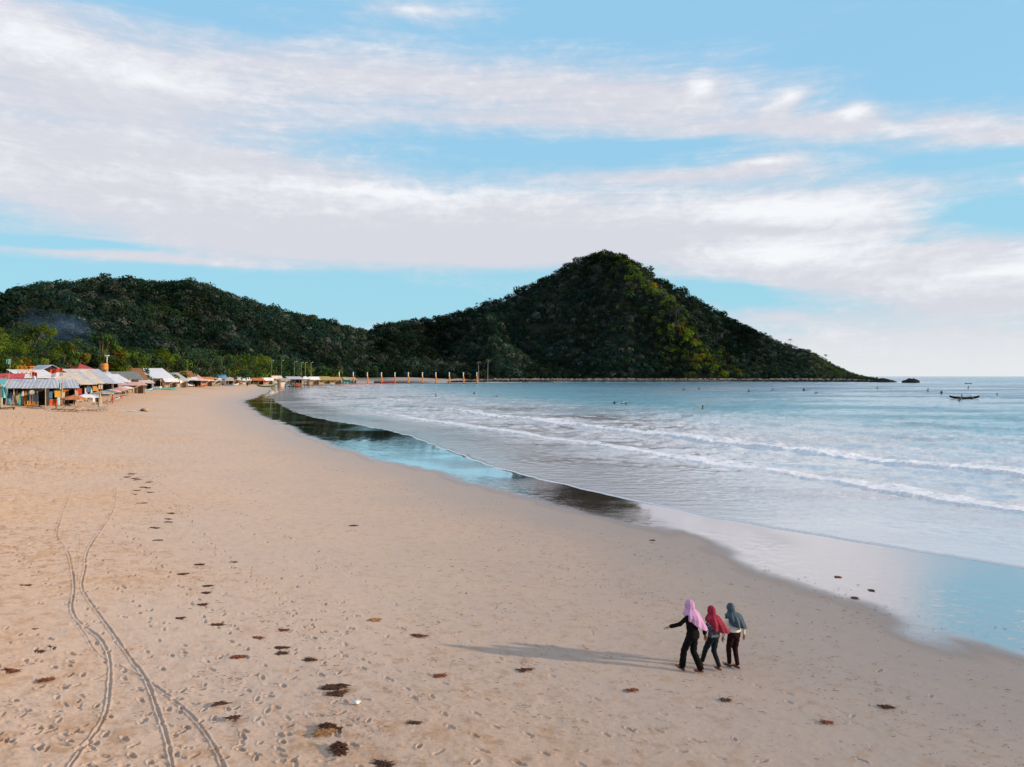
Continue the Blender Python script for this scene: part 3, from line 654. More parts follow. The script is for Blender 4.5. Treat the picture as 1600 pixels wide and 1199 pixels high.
TR = [ # px, depth, top, width, kind, palette, label
 (-46, 150, 520, 120, 'broad', 0, 'tree at the far left end, cut by the frame'),
 (6, 158, 522, 66, 'broad', 1, 'bright green tree at the left edge behind the surfboard stall'),
 (14, 165, 556, 60, 'broad', 3, 'orange tinged bushy tree just above the red sheeting roof'),
 (42, 186, 499, 74, 'tall', 1, 'tallest pale trunked tree rising above the left stalls'),
 (36, 172, 545, 60, 'broad', 2, 'low green tree in front of the tallest pale trunked tree'),
 (70, 200, 536, 62, 'broad', 4, 'dark tree just right of the tallest pale trunked tree'),
 (92, 225, 529, 52, 'broad', 0, 'dark green tree behind the white and beige awnings'),
 (108, 240, 531, 48, 'broad', 3, 'yellowish tree left of the red tiled roof'),
 (132, 262, 535, 54, 'broad', 4, 'dark leafy tree directly above the red tiled roof'),
 (158, 270, 519, 66, 'flat', 2, 'flat topped spreading tree above the orange water tank'),
 (150, 285, 540, 50, 'broad', 0, 'green tree under the flat topped spreading tree'),
 (184, 275, 542, 40, 'broad', 3, 'orange and yellow tree right of the flat topped tree'),
 (176, 262, 556, 44, 'broad', 1, 'bright green low tree behind the thatched roof'),
 (212, 300, 548, 44, 'broad', 0, 'green tree between the thatched roof and the bright metal hall'),
 (232, 345, 541, 46, 'broad', 2, 'round leafy tree above the left end of the metal hall'),
 (254, 352, 543, 44, 'broad', 1, 'yellow green tree above the middle of the metal hall'),
 (276, 372, 553, 44, 'broad', 1, 'yellow green tree above the right end of the metal hall'),
 (298, 410, 548, 50, 'broad', 4, 'dark green tree behind the rust brown roofed hut'),
 (322, 430, 544, 52, 'broad', 2, 'blue green tree with a high crown right of the rust brown hut'),
 (344, 470, 548, 46, 'broad', 4, 'dark tree behind the blue and white kiosk'),
 (365, 500, 555, 46, 'broad', 1, 'bright green tree right of the blue and white kiosk'),
 (386, 540, 553, 46, 'broad', 0, 'green tree behind the beached boats, left of the yellow green one'),
 (408, 560, 557, 46, 'broad', 1, 'yellow green tree above the long green boat'),
 (430, 590, 562, 38, 'broad', 2, 'small blue green tree above the stern of the green boat'),
 (448, 620, 558, 42, 'broad', 2, 'rounded tree behind the parked jeep'),
 (468, 650, 565, 36, 'broad', 0, 'tree standing left of the two tall lamp posts'),
 (500, 700, 573, 30, 'broad', 2, 'small tree right of the tall lamp posts'),
 (522, 740, 578, 26, 'broad', 1, 'low yellow green tree above the far boat sheds'),
 (575, 860, 573, 34, 'broad', 4, 'dark tree above the far end of the beach')]
for i, (px, dp, tp, w, kd, pal, lb) in enumerate(TR): tree(px, dp + 110 * float(sst(px, 370, 440)), tp, w, lb, kd, i, pal)
def palm(px, depth, toppy, label, seed, basez=None):
    base = at(px, depth)
    if basez is not None: base.z = basez
    H = (CH + (HZ - toppy) * depth / F) - base.z; rnd = random.Random(seed)
    rt = empty('palm_tree', base, 0, label=label, cat='palm', group='palms at the foot and on the ridge of the hill')
    top = Vector((rnd.uniform(-.6, .6), 0, H * .86)); MB().tube([(0, 0, -.5), (top.x * .3, 0, H * .45), top], [.34, .24, .18], 7).build('trunk', pmat('palm bark', (.30, .27, .24), .9, .2, 2), rt)
    mb = MB()
    for k in range(15):
        a = k * 2.4; el = rnd.uniform(-.2, 1.0); L = rnd.uniform(.28, .36) * min(H, 13); u = Vector((math.cos(a), math.sin(a), 0)); w = Vector((-u.y, u.x, 0)) * .32
        prev = None
        for j in range(6):
            s = j / 5; p = top + u * L * s * math.cos(el * .6) + Vector((0, 0, L * (math.sin(el) * s - .75 * s * s)))
            ww = w * (1.5 * math.sin(math.pi * min(.95, s + .12)))
            cur = (p - ww + Vector((0, 0, -.2)), p, p + ww + Vector((0, 0, -.2)))
            if prev: mb.poly([prev[0], prev[1], cur[1], cur[0]]); mb.poly([prev[1], prev[2], cur[2], cur[1]])
            prev = cur
    mb.build('fronds', pmat('palm fronds', (.10, .13, .10), .7, .25, 1), rt)
palm(748, 985, 561, 'left of two pale trunked palms beyond the last jetty post', 1); palm(762, 985, 557, 'right of two pale trunked palms, the taller one', 2)
def hill_pt(px, tv):
    x, y, z = hillz(np.array([math.atan((px - 800) / F)]), np.array([tv])); return float(x[0]), float(y[0]), float(z[0])
for px, tp, sd_, lb in ((765, 464, 5, 'lone bushy palm sticking up from the ridge left of the peak'), (745, 472, 6, 'shorter palm on the ridge left of the lone bushy one'), (1235, 528, 7, 'small palm on the right shoulder of the hill'), (1290, 553, 9, 'tiny palm low on the right ridge of the hill')):
    x, y, z = hill_pt(px, 1.0); palm(px, y, tp, lb, sd_, z - 1)

# ------------------------------------------------------------------ smoke drifting above the left trees
m = bpy.data.materials.new('smoke'); m.use_nodes = True; t = NT(m.node_tree)
oc = t.add('ShaderNodeTexCoord').outputs['Object']
ln = t.add('ShaderNodeVectorMath', {0: oc}, operation='LENGTH').outputs['Value']
dn = t.math('MULTIPLY', t.math('SUBTRACT', 1.0, t.ss(ln, .2, 1.0)), t.ss(t.noise(oc, 1.8, 4, .6), .40, .75))
pv = t.add('ShaderNodeVolumePrincipled', {'Color': (.35, .62, 1.0, 1), 'Density': t.math('MULTIPLY', dn, .045), 'Anisotropy': .2})
t.l.new(pv.outputs[0], t.add('ShaderNodeOutputMaterial').inputs['Volume'])
v, f = rock_unit(np.random.default_rng(1), 3); v = v / np.linalg.norm(v, axis=1)[:, None]
o = npmesh('smoke', v, f, m, smooth=True); o.scale = (21, 10, 9.5); o.location = ((92 - 800) / F * 290, 290, CH + (HZ - 512) / F * 290); o.rotation_euler = (0, R(16), 0)
tag(o, 'thin blue smoke drifting over the trees on the left', 'smoke', kind='stuff')

# ------------------------------------------------------------------ stalls, halls and huts along the back of the beach
ORD = ['first', 'second', 'third', 'fourth', 'fifth', 'sixth', 'seventh', 'eighth', 'ninth', 'tenth', 'eleventh', 'twelfth', 'thirteenth', 'fourteenth']
def hut(px, depth, w, dp, he, hr, mat, rzd, label, style='lean', posts=3, wall=M_dark, name='beach_stall', cat='stall', front=0, group='stalls and huts along the back of the beach', seed=0, over=.5):
    b = at(px, depth); rt = empty(name, b, R(rzd), label=label, cat=cat, group=group); rnd = random.Random(seed + int(px))
    roof = MB(); hw = w / 2
    n = max(2, int(w / 1.6))
    def panels(y0, z0, y1, z1):
        for i in range(n):
            x0 = -hw - over + (w + 2 * over) * i / n; x1 = -hw - over + (w + 2 * over) * (i + 1) / n + .06; dz = rnd.uniform(-.05, .05); dy = rnd.uniform(-.18, .18)
            roof.sheet((x0, y0 + dy, z0 + dz), (x1, y0 + dy, z0 + dz + rnd.uniform(-.05, .05)), (x1, y1, z1 + dz * .5), (x0, y1, z1 + dz * .5), 2, 3, .05, lambda u, v: -.06 * math.sin(u * 3.1) * v)
    if style == 'lean': panels(-over - .6, he, dp + .2, hr)
    elif style == 'gable': panels(-over - .4, he - .1, dp * .5, hr); panels(dp + over, he - .1, dp * .5 + .04, hr + .03)
    elif style == 'side':      # ridge runs front to back
        for s in (-1, 1):
            roof.sheet((s * (hw + over), -over, he), (s * .02, -over, hr), (s * .02, dp + over, hr), (s * (hw + over), dp + over, he), 3, 5, .06, lambda u, v: .05 * math.sin(v * 9 + s))
    elif style == 'hip':
        q = min(hw, dp / 2) * .8; o_ = over
        A_, B_, C_, D_ = (-hw - o_, -o_, he), (hw + o_, -o_, he), (hw + o_, dp + o_, he), (-hw - o_, dp + o_, he); E1, E2 = (-hw + q, dp / 2, hr), (hw - q, dp / 2, hr)
        roof.poly([A_, B_, E2, E1]); roof.poly([C_, D_, E1, E2]); roof.poly([D_, A_, E1]); roof.poly([B_, C_, E2]); roof.poly([A_, D_, C_, B_])
    ro = roof.build('roof', mat, rt)
    for i in range(posts):
        x = -hw + w * i / max(1, posts - 1); pm = MB(); pm.tube([(x, 0, -.3), (x + rnd.uniform(-.08, .08), 0, he + .02)], [.09, .075], 7); pm.build('post', M_lwood if i % 2 else M_wood, rt)
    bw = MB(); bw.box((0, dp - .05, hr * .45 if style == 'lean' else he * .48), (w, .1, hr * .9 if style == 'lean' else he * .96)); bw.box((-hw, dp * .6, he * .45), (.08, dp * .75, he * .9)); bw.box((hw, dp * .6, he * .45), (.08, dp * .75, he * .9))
    if style in ('side', 'gable', 'hip') and hr - he > 1.5 and style == 'side':
        bw.poly([(-hw, .1, he), (hw, .1, he), (0, .1, hr - .05)]); bw.poly([(-hw, dp - .12, he), (hw, dp - .12, he), (0, dp - .12, hr - .05)])
    if style == 'gable':
        for s in (-1, 1): bw.poly([(s * hw, 0, he), (s * hw, dp, he), (s * hw, dp / 2, hr - .05)])
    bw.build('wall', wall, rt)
    if front:
        MB().box((rnd.uniform(-.15, .15) * w, .5, .5), (w * .6, .5, 1.0)).box((0, .5, 1.03), (w * .64, .62, .06)).build('counter', [M_lwood, M_lblue, M_orange][front - 1], rt)
    bm_ = MB().tube([(-hw, -.02, he - .08), (hw, -.02, he - .08)], .07, 6); bm_.build('beam', M_wood, rt)
    return rt
RZ = 50
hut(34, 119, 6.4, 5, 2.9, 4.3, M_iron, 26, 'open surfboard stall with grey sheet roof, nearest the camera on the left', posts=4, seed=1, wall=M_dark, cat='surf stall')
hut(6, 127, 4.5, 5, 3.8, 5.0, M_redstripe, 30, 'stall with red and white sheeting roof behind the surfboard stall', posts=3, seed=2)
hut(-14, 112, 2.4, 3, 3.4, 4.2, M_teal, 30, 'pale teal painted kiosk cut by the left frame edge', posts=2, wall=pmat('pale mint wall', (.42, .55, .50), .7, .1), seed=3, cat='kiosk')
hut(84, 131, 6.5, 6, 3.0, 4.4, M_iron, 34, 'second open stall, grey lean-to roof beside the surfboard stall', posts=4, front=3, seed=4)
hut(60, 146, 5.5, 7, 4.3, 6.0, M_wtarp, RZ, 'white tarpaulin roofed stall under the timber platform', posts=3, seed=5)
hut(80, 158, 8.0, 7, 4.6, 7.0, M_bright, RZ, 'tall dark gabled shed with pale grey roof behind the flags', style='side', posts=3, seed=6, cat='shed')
hut(112, 152, 6.0, 7, 3.4, 5.8, M_tarp, RZ, 'stall with beige tarpaulin roof right of the hanging red and white flag', posts=3, front=1, seed=7)
hut(126, 166, 5.0, 8, 3.3, 6.2, M_iron, RZ, 'stall with narrow grey roof between two beige roofs', posts=3, seed=8)
hut(139, 178, 5.0, 9, 3.3, 6.7, M_tarp, RZ, 'stall with second beige roof, farther from the camera', posts=3, front=1, seed=9)
hut(152, 190, 7.5, 10, 3.2, 6.9, M_iron, RZ, 'long grey roofed stall in front of the red tiled roof', posts=4, seed=10)
hut(168, 205, 7.0, 9, 3.2, 6.2, M_bright, RZ, 'pale grey roofed stall right under the orange water tank', posts=4, seed=11)
hut(182, 222, 6.5, 8, 3.2, 5.6, M_wtarp, RZ, 'stall with white awning beside the pink parasols', posts=3, front=1, seed=12)
hut(198, 245, 9.0, 7, 4.0, 6.4, M_darkiron, RZ, 'low hut with dark green grey roof in front of the thatched hall', style='gable', posts=4, wall=M_tarp, seed=13, cat='hut')
hut(124, 228, 10.5, 10, 5.9, 8.5, M_redroof, RZ, 'house with bright red tiled hipped roof behind the stalls', style='hip', posts=2, wall=M_tarp, name='house', cat='house', seed=14)
hut(203, 272, 12, 12, 3.6, 7.6, M_thatch, RZ, 'long hall with rust brown thatched roof left of the metal hall', style='gable', posts=5, seed=15, name='hall', cat='hall')
hut(246, 328, 13.5, 12, 3.7, 8.2, M_bright, RZ - 2, 'open hall with big bright corrugated roof, the largest roof on the beach', posts=6, seed=16, name='hall', cat='hall', wall=M_dwood)
hut(276, 352, 8, 8, 3.6, 6.6, M_iron, RZ, 'grey roofed hut just right of the big bright metal hall', posts=4, front=1, seed=17, cat='hut')
hut(290, 378, 9, 8, 3.6, 7.6, M_thatch, RZ, 'rust brown thatched hut right of the grey roofed hut', style='gable', posts=4, wall=M_lwood, seed=18, cat='hut')
hut(304, 400, 8, 7, 3.4, 6.6, M_ptarp, RZ, 'hut with pinkish roof right of the brown thatched hut', style='lean', posts=4, wall=M_dwood, seed=19, cat='hut')
hut(318, 425, 7, 6, 3.2, 5.6, M_redroof, RZ, 'small hut with dull red roof behind the white parasol', style='gable', posts=3, wall=M_lwood, seed=20, cat='hut')
hut(346, 450, 6.5, 5, 4.6, 6.4, M_blue, RZ, 'blue and white kiosk standing alone right of the huts', style='gable', posts=3, wall=M_wtarp, seed=21, cat='kiosk')
hut(328, 470, 7, 5, 2.9, 4.6, M_darkiron, RZ, 'dark roofed hut between the dull red hut and the blue kiosk', style='gable', posts=3, wall=M_tarp, seed=22, cat='hut')
hut(378, 545, 10, 5, 3.0, 4.7, M_tarp, RZ, 'tan roofed boat shed right of the blue kiosk', posts=4, seed=23, cat='shed')
hut(394, 580, 9, 5, 3.0, 4.4, M_iron, RZ, 'grey roofed boat shed above the long green boat', posts=4, seed=24, cat='shed')
hut(434, 640, 9, 5, 3.6, 6.2, M_tarp, RZ, 'small hut with orange beige roof left of the jeep', style='gable', posts=4, wall=M_lwood, seed=25, cat='hut')
hut(462, 665, 13, 6, 4.0, 6.4, M_iron, RZ - 10, 'long grey roofed shed behind the red standing group', posts=5, seed=26, cat='shed')
hut(479, 672, 7, 6, 4.6, 7.0, M_bright, RZ - 10, 'small white roofed building under the tall lamp posts', style='hip', posts=3, wall=M_tarp, seed=27, name='house', cat='house')
hut(492, 690, 9, 6, 4.2, 7.0, M_wtarp, RZ - 10, 'white awning hut right of the small white building', style='gable', posts=4, wall=M_lwood, seed=28, cat='hut')
hut(508, 715, 11, 6, 4.0, 7.4, pmat('olive roof', (.30, .26, .10), .8), RZ - 10, 'hut with olive green roof near the first jetty posts', style='gable', posts=4, wall=M_lwood, seed=29, cat='hut')
hut(524, 735, 14, 7, 4.0, 7.0, pmat('ochre roof', (.34, .24, .10), .8), RZ - 10, 'largest far hut with ochre roof just left of the first jetty posts', style='gable', posts=5, wall=M_lwood, seed=30, cat='hut')
hut(548, 770, 13, 6, 4.2, 6.8, M_lwood, RZ - 14, 'last hut of the row, tan and teal, behind the second jetty post', posts=5, wall=M_teal, seed=31, cat='hut')

for i, (px, dp, w, he, hr, mt, nm, st) in enumerate([(214, 232, 4.5, 2.6, 3.6, M_ptarp, 'pink', 'lean'), (186, 214, 4, 2.5, 3.3, M_ptarp, 'rose', 'lean'), (228, 268, 4.5, 2.7, 3.8, M_tarp, 'beige', 'lean'), (268, 322, 5, 2.8, 4.2, M_wtarp, 'white', 'gable'), (284, 345, 5, 2.8, 4.0, M_tarp, 'cream', 'lean'), (300, 372, 6, 3.0, 4.8, M_wtarp, 'white', 'lean'),
      (324, 405, 6, 3.0, 5.0, M_ocloth, 'rust', 'gable'), (337, 432, 6, 3.0, 5.0, M_wtarp, 'white', 'lean'), (357, 462, 6, 3.0, 4.8, M_gcloth, 'grey', 'gable'), (366, 490, 7, 3.0, 5.0, M_tarp, 'cream', 'lean'), (384, 515, 7, 3.0, 4.8, M_wtarp, 'white', 'gable'), (404, 545, 8, 3.0, 5.0, M_ocloth, 'rust', 'lean'), (419, 575, 8, 3.0, 5.2, M_wtarp, 'white', 'gable'), (446, 610, 8, 3.2, 5.2, M_gcloth, 'grey', 'lean')]):
    hut(px, dp, w, 3.5, he, hr, mt, RZ - 5, 'low awning stall with %s roof, %s stall of the low front row' % (nm, ORD[i]), style=st, posts=3, wall=[M_lwood, M_tarp, M_dwood][i % 3], seed=60 + i, cat='awning stall', group='low awning stalls in front of the huts')
# timber lookout platform
b = at(41, 141); rt = empty('lookout_platform', b, R(8), label='orange timber lookout platform with cross braces above the white roof', cat='platform')
MB().box((0, 0, 6.0), (4.6, 2.4, .14)).build('deck', M_orange, rt)
for sx in (-1, 1):
    for sy in (-1, 1): MB().tube([(sx * 2.1, sy * 1.1, -.3), (sx * 2.0, sy * 1.05, 6)], .1, 6).build('leg', M_lwood, rt)
r_ = MB()
for sy in (-1, 1):
    r_.tube([(-2.2, sy * 1.15, 7.6), (2.2, sy * 1.15, 7.6)], .08, 6)
    for k in range(4): x = -2.2 + k * 1.467; r_.tube([(x, sy * 1.15, 6), (x, sy * 1.15, 7.6)], .07, 6)
    for k in range(3): x = -2.2 + k * 1.467; r_.tube([(x, sy * 1.15, 6.05), (x + 1.467, sy * 1.15, 7.55)], .05, 5); r_.tube([(x, sy * 1.15, 7.55), (x + 1.467, sy * 1.15, 6.05)], .05, 5)
for sx in (-1, 1): r_.tube([(sx * 2.2, -1.15, 7.6), (sx * 2.2, 1.15, 7.6)], .08, 6)
r_.build('railing', M_orange, rt); MB().tube([(2.0, -1.1, 6), (5.2, -1.3, 3.4)], .09, 6).tube([(-2.0, -1.1, 6), (-4.4, -1.3, 4.2)], .09, 6).build('brace', M_lwood, rt)
rt.scale = (.5, .7, .84)
# orange water tank
b = at(164, 212); rt = empty('water_tank', b, 0, label='orange water tank on a stand with a pole rising behind it', cat='tank')
for sx in (-1, 1):
    for sy in (-1, 1): MB().tube([(sx * .6, sy * .6, -.2), (sx * .55, sy * .55, 6.6)], .08, 6).build('leg', M_steel, rt)
MB().loft([[(r * math.cos(a * math.pi / 8), r * math.sin(a * math.pi / 8), z) for a in range(16)] for r, z in ((.75, 6.6), (.85, 6.75), (.85, 7.3), (.8, 7.35), (.85, 7.4), (.85, 8.1), (.7, 8.3), (.25, 8.42))]).build('tank', M_orange, rt, True)
MB().tube([(.1, .9, 0), (.1, .9, 10.6)], .09, 6).box((.1, .9, 10.6), (1.0, .5, .25)).build('pole', M_white, rt)
# round blank sign
b = at(50, 116); rt = empty('round_sign', b, R(10), label='blank round cream sign on a post in front of the surfboard stall', cat='sign')
MB().tube([(0, 0, -.2), (0, 0, 2.2)], .04, 6).build('post', M_wood, rt)
MB().loft([[(.33 * math.cos(a * math.pi / 10), y, 2.45 + .33 * math.sin(a * math.pi / 10)) for a in range(20)] for y in (-.07, -.03)]).build('panel', pmat('cream paint', (.70, .58, .46), .6), rt)

# flags
def flag(px, depth, toppx, toppy, mats, label, fw=1.6, fh=1.1, dirx=-1, name='flag_pole'):
    b = at(px, depth); s = depth / F; top = Vector(((toppx - px) * s, 0, CH + (HZ - toppy) * s - b.z))
    rt = empty(name, b, 0, label=label, cat='flag', group='flags in front of the stalls')
    MB().tube([(0, 0, -.3), top * .5 + Vector((.02, 0, 0)), top], [.05, .04, .025], 6).build('pole', M_lwood, rt)
    k = len(mats)
    for i, mt in enumerate(mats):
        mb = MB(); z1 = -i * fh / k; z0 = -(i + 1) * fh / k
        nn = 8; front = []
        for side in (0, .012):
            for z in (z1, z0):
                front.append([top + Vector((dirx * fw * u / nn, math.sin(u * 1.3 + z) * .12 * u / nn * 2 + side, z - .25 * (u / nn) ** 1.5 * fw * .6 - .02)) for u in range(nn + 1)])
        for u in range(nn):
            mb.poly([front[0][u], front[0][u + 1], front[1][u + 1], front[1][u]]); mb.poly([front[2][u], front[3][u], front[3][u + 1], front[2][u + 1]])
            mb.poly([front[0][u], front[2][u], front[2][u + 1], front[0][u + 1]]); mb.poly([front[1][u], front[1][u + 1], front[3][u + 1], front[3][u]])
        mb.build('cloth', mt, rt)
    return rt
flag(97, 121, 98, 575, [M_red, M_wcloth], 'large red over white flag flying left from its pole', 1.9, 1.3)
flag(49, 128, 50, 581, [M_red, M_wcloth], 'small red and white flag hanging over the surfboard stall roof', .9, 1.3, 1)
flag(8, 112, 17, 561, [M_teal], 'small teal pennant on a slanting pole at the left edge', .55, .7)
flag(97, 117, 97, 598, [M_lblue], 'pale blue cloth hanging on a low pole under the large red and white flag', .45, 1.0)
flag(3, 106, 1, 603, [M_teal], 'low turquoise banner at the extreme left edge', .8, 1.6, 1)

# surfboards
def surfboard(loc, rz, tilt, mat, label, group, L=2.3, name='surfboard', flat=False):
    mb = MB(); rings = []
    for i in range(11):
        s = i / 10; z = L * s; w = .27 * (math.sin(math.pi * min(1, .06 + s * .94)) ** .55) * (1 - .15 * s); w = max(w, .02)
        y = .16 * (s - .45) ** 2
        rings.append([(w * math.cos(a * math.pi / 5), y + .035 * math.sin(a * math.pi / 5) * (w / .27 + .1), z) for a in range(10)])
    mb.loft(rings); rt = empty(name, loc, rz, label=label, cat='surfboard', group=group); rt.rotation_euler = (tilt, 0, rz)
    mb.build('deck', mat, rt, True); MB().box((0, .10, .16), (.012, .14, .12)).build('fin', M_black, rt); return rt
bm = [M_blue, M_lblue, M_wcloth, M_lwood, M_teal, M_white, M_orange, M_blue, M_tarp, M_lblue, M_white, M_yellow]
bn = ['blue', 'pale blue', 'white', 'tan', 'teal', 'white', 'orange', 'dark blue', 'cream', 'pale blue', 'white', 'yellow']
for i in range(12):
    px = 12 + i * 4.5; b = at(px, 120.5 + (i % 3) * .5 + i * .25); b.z += .02
    surfboard(b, R(18 + random.uniform(-12, 12)), R(random.uniform(-14, -8)), bm[i], '%s surfboard leaning upright in the surfboard stall, %s from its left end' % (bn[i], ORD[i]), 'surfboards standing in the surfboard stall', random.uniform(1.9, 2.6))
for i in range(8):
    b = at(224 + i * 2.1, 308 - i * .3); surfboard(b, R(20 + random.uniform(-10, 10)), R(random.uniform(-12, -5)), [M_blue, M_lblue][i % 2], '%s surfboard in the rack left of the bright metal hall, %s from the left' % (['blue', 'pale blue'][i % 2], ORD[i]), 'surfboards racked left of the bright metal hall', random.uniform(3.0, 3.8))

# parasols and loungers
def parasol(px, depth, w, h, mat, label, rz=0, closed=False):
    b = at(px, depth); rt = empty('parasol', b, R(rz), label=label, cat='parasol', group='beach parasols')
    MB().tube([(0, 0, -.3), (0, 0, h + .1)], .035, 6).build('pole', M_lwood, rt)
    if closed:
        MB().loft([[(r * (1 + .2 * (k % 2)) * math.cos(k * math.pi / 6), r * (1 + .2 * (k % 2)) * math.sin(k * math.pi / 6), z) for k in range(12)] for r, z in ((.30, .5), (.26, 1.0), (.19, 1.8), (.06, h))]).build('canopy', mat, rt)
        return rt
    mb = MB(); hw = w / 2; ns = 8
    ring = lambda q, z: [(hw * q * max(-1, min(1, 1.42 * math.cos(k * math.pi / 4 + math.pi / 8))), hw * q * max(-1, min(1, 1.42 * math.sin(k * math.pi / 4 + math.pi / 8))), z) for k in range(ns)]
    mb.loft([ring(1, h - .68), ring(1, h - .52), ring(.55, h - .22), ring(.04, h), ring(.04, h - .03), ring(.55, h - .25), ring(.97, h - .55)]); mb.build('canopy', mat, rt)
    rb = MB()
    for k in range(4): a = k * math.pi / 2 + math.pi / 4; rb.tube([(0, 0, h - .1), (hw * .95 * math.cos(a) * 1.2, hw * .95 * math.sin(a) * 1.2, h - .6)], .02, 4)
    rb.build('ribs', M_wood, rt); return rt
def lounger(px, depth, rz, mat, label):
    b = at(px, depth); rt = empty('sun_lounger', b, R(rz), label=label, cat='sun lounger', group='sun loungers on the sand')
    f = MB()
    for s in (-1, 1):
        f.box((s * .3, -.1, .3), (.05, 1.9, .06))
    f.box((0, -1.03, .3), (.6, .05, .06)).box((0, .2, .3), (.6, .05, .05)); f.build('frame', M_wood, rt)
    for sx in (-1, 1):
        for y in (-.85, .65): MB().box((sx * .28, y, .15), (.05, .05, .3)).build('leg', M_wood, rt)
    MB().sheet((-.28, -1, .4), (.28, -1, .4), (.28, .3, .38), (-.28, .3, .38), 2, 4, .06).build('seat', mat, rt); MB().sheet((-.28, .3, .38), (.28, .3, .38), (.28, .95, .82), (-.28, .95, .82), 2, 3, .06).build('backrest', mat, rt)
    return rt
parasol(115, 116, 3.4, 2.5, M_ocloth, 'open square rust orange parasol over dark loungers', 25)
for i in range(5): lounger(92 + i * 9.5, 112.5 + i * .8, -60, [M_black, M_gcloth, M_black, M_wcloth, M_gcloth][i], '%s lounger from the left under the rust orange parasol' % ORD[i])
parasol(134, 133, 3.0, 2.4, M_wtarp, 'open white parasol behind the rust orange one', 30); parasol(143, 137, 2.6, 2.3, M_lblue, 'pale blue parasol right of the white one', 10)
parasol(156.5, 127, 2, 2.9, M_lwood, 'closed tan parasol standing beside grey loungers', closed=True)
for i in range(3): lounger(149 + i * 5, 122 + i * 1.2, -50, M_gcloth, '%s grey lounger from the left at the foot of the closed tan parasol' % ORD[i])
for i, (px, dp, mt, nm) in enumerate([(160, 150, M_gcloth, 'grey'), (168, 158, M_darkiron, 'dark grey'), (173, 166, M_ptarp, 'pink'), (180, 175, M_gcloth, 'pale grey'), (186, 188, pmat('rose cloth', (.62, .28, .26), .8), 'rose red'), (196, 205, M_wtarp, 'white')]):
    parasol(px, dp, 3.6, 2.7, mt, 'open %s parasol in the cluster before the pale roofed stalls, %s from the left' % (nm, ORD[i]), 20 * i)
    lounger(px + 1, dp - 3, -50 + 10 * i, [M_gcloth, M_red, M_ptarp, M_wcloth, M_red, M_gcloth][i], 'lounger set before the open %s parasol of the pale stall cluster' % nm)
parasol(316, 372, 11, 4.2, M_wtarp, 'wide white canopy parasol beside the small dull red hut', 20); parasol(341 - 10, 430, 9, 4.6, M_wtarp, 'white canopy parasol left of the blue kiosk', 35); parasol(210, 246, 4, 3.2, M_wtarp, 'white parasol in front of the thatched hall', 0)

# plastic chairs in the stalls
def chair(px, depth, rz, mat, label):
    b = at(px, depth); rt = empty('chair', b, R(rz), label=label, cat='chair', group='chairs in the open stalls')
    MB().box((0, 0, .45), (.5, .5, .05)).build('seat', mat, rt); MB().sheet((-.24, .24, .5), (.24, .24, .5), (.22, .34, .98), (-.22, .34, .98), 2, 2, .05).build('backrest', mat, rt)
    for sx in (-1, 1):
        for sy in (-1, 1): MB().tube([(sx * .22, sy * .22, 0), (sx * .2, sy * .2, .45)], .025, 5).build('leg', mat, rt)
for i in range(9): chair([42, 46, 51, 56, 66, 70, 74, 80, 86][i], [117, 118.4, 117.4, 118.6, 127, 128, 126.4, 127.6, 129][i], random.uniform(-60, 60), [M_yellow, M_orange, M_orange, M_lwood, M_yellow, M_yellow, M_orange, M_red, M_orange][i],
    '%s chair in the open stalls, %s from the left' % (['yellow', 'orange', 'orange', 'tan', 'yellow', 'yellow', 'orange', 'red', 'orange'][i], ORD[i]))

def towel(px, depth, z, mat, label):
    b = at(px, depth); rt = empty('hanging_towel', b, R(random.uniform(20, 50)), label=label, cat='towel', group='towels and clothes hanging in the open stalls')
    MB().tube([(-.55, 0, z), (.55, 0, z)], .02, 5).build('rail', M_wood, rt)
    MB().sheet((-.45, .02, z), (.45, .02, z), (.42, .08, z - 1.1), (-.42, .0, z - 1.1), 6, 5, .02, lambda u, v: 0).build('cloth', mat, rt)
TM = [(M_red, 'red'), (M_wcloth, 'white'), (M_blue, 'blue'), (M_yellow, 'yellow'), (M_tarp, 'cream'), (M_orange, 'orange'), (M_lblue, 'pale blue'), (M_ptarp, 'pink')]
TP = [(64, 129, 2.6), (70, 131, 2.5), (77, 129, 2.4), (90, 132, 2.6), (97, 134, 2.4), (103, 137, 2.7), (110, 141, 2.6), (117, 145, 2.5), (124, 152, 2.7), (131, 160, 2.7), (139, 168, 2.8), (148, 178, 2.8), (157, 188, 3.0), (190, 234, 3.2), (232, 318, 3.4), (252, 322, 3.4), (262, 326, 3.4), (283, 345, 3.3)]
for i, (px, dp, z) in enumerate(TP): towel(px, dp - 1.5, z, TM[i % 8][0], '%s towel under the stall roofs, %s' % (TM[i % 8][1], (['second', 'third', 'fourth', 'fifth', 'sixth', 'seventh', 'eighth', 'ninth', 'tenth', 'eleventh', 'twelfth', 'thirteenth', 'fourteenth', 'fifteenth', 'sixteenth', 'seventeenth', 'last'][i - 1] if i else 'first') + ' towel from the left'))
for i, (px, dp) in enumerate([(62, 128), (68, 129.5), (92, 131), (99, 133), (106, 137), (114, 141), (121, 147), (135, 162), (144, 171), (153, 182)]):
    surfboard(at(px, dp), R(40 + random.uniform(-15, 15)), R(random.uniform(-14, -7)), [M_wcloth, M_lwood, M_lblue, M_tarp, M_orange][i % 5], '%s surfboard leaning under the roofs right of the surfboard stall, %s from the left' % (['white', 'tan', 'pale blue', 'cream', 'orange'][i % 5], ORD[i]), 'surfboards leaning in the middle stalls', random.uniform(2.0, 2.7))
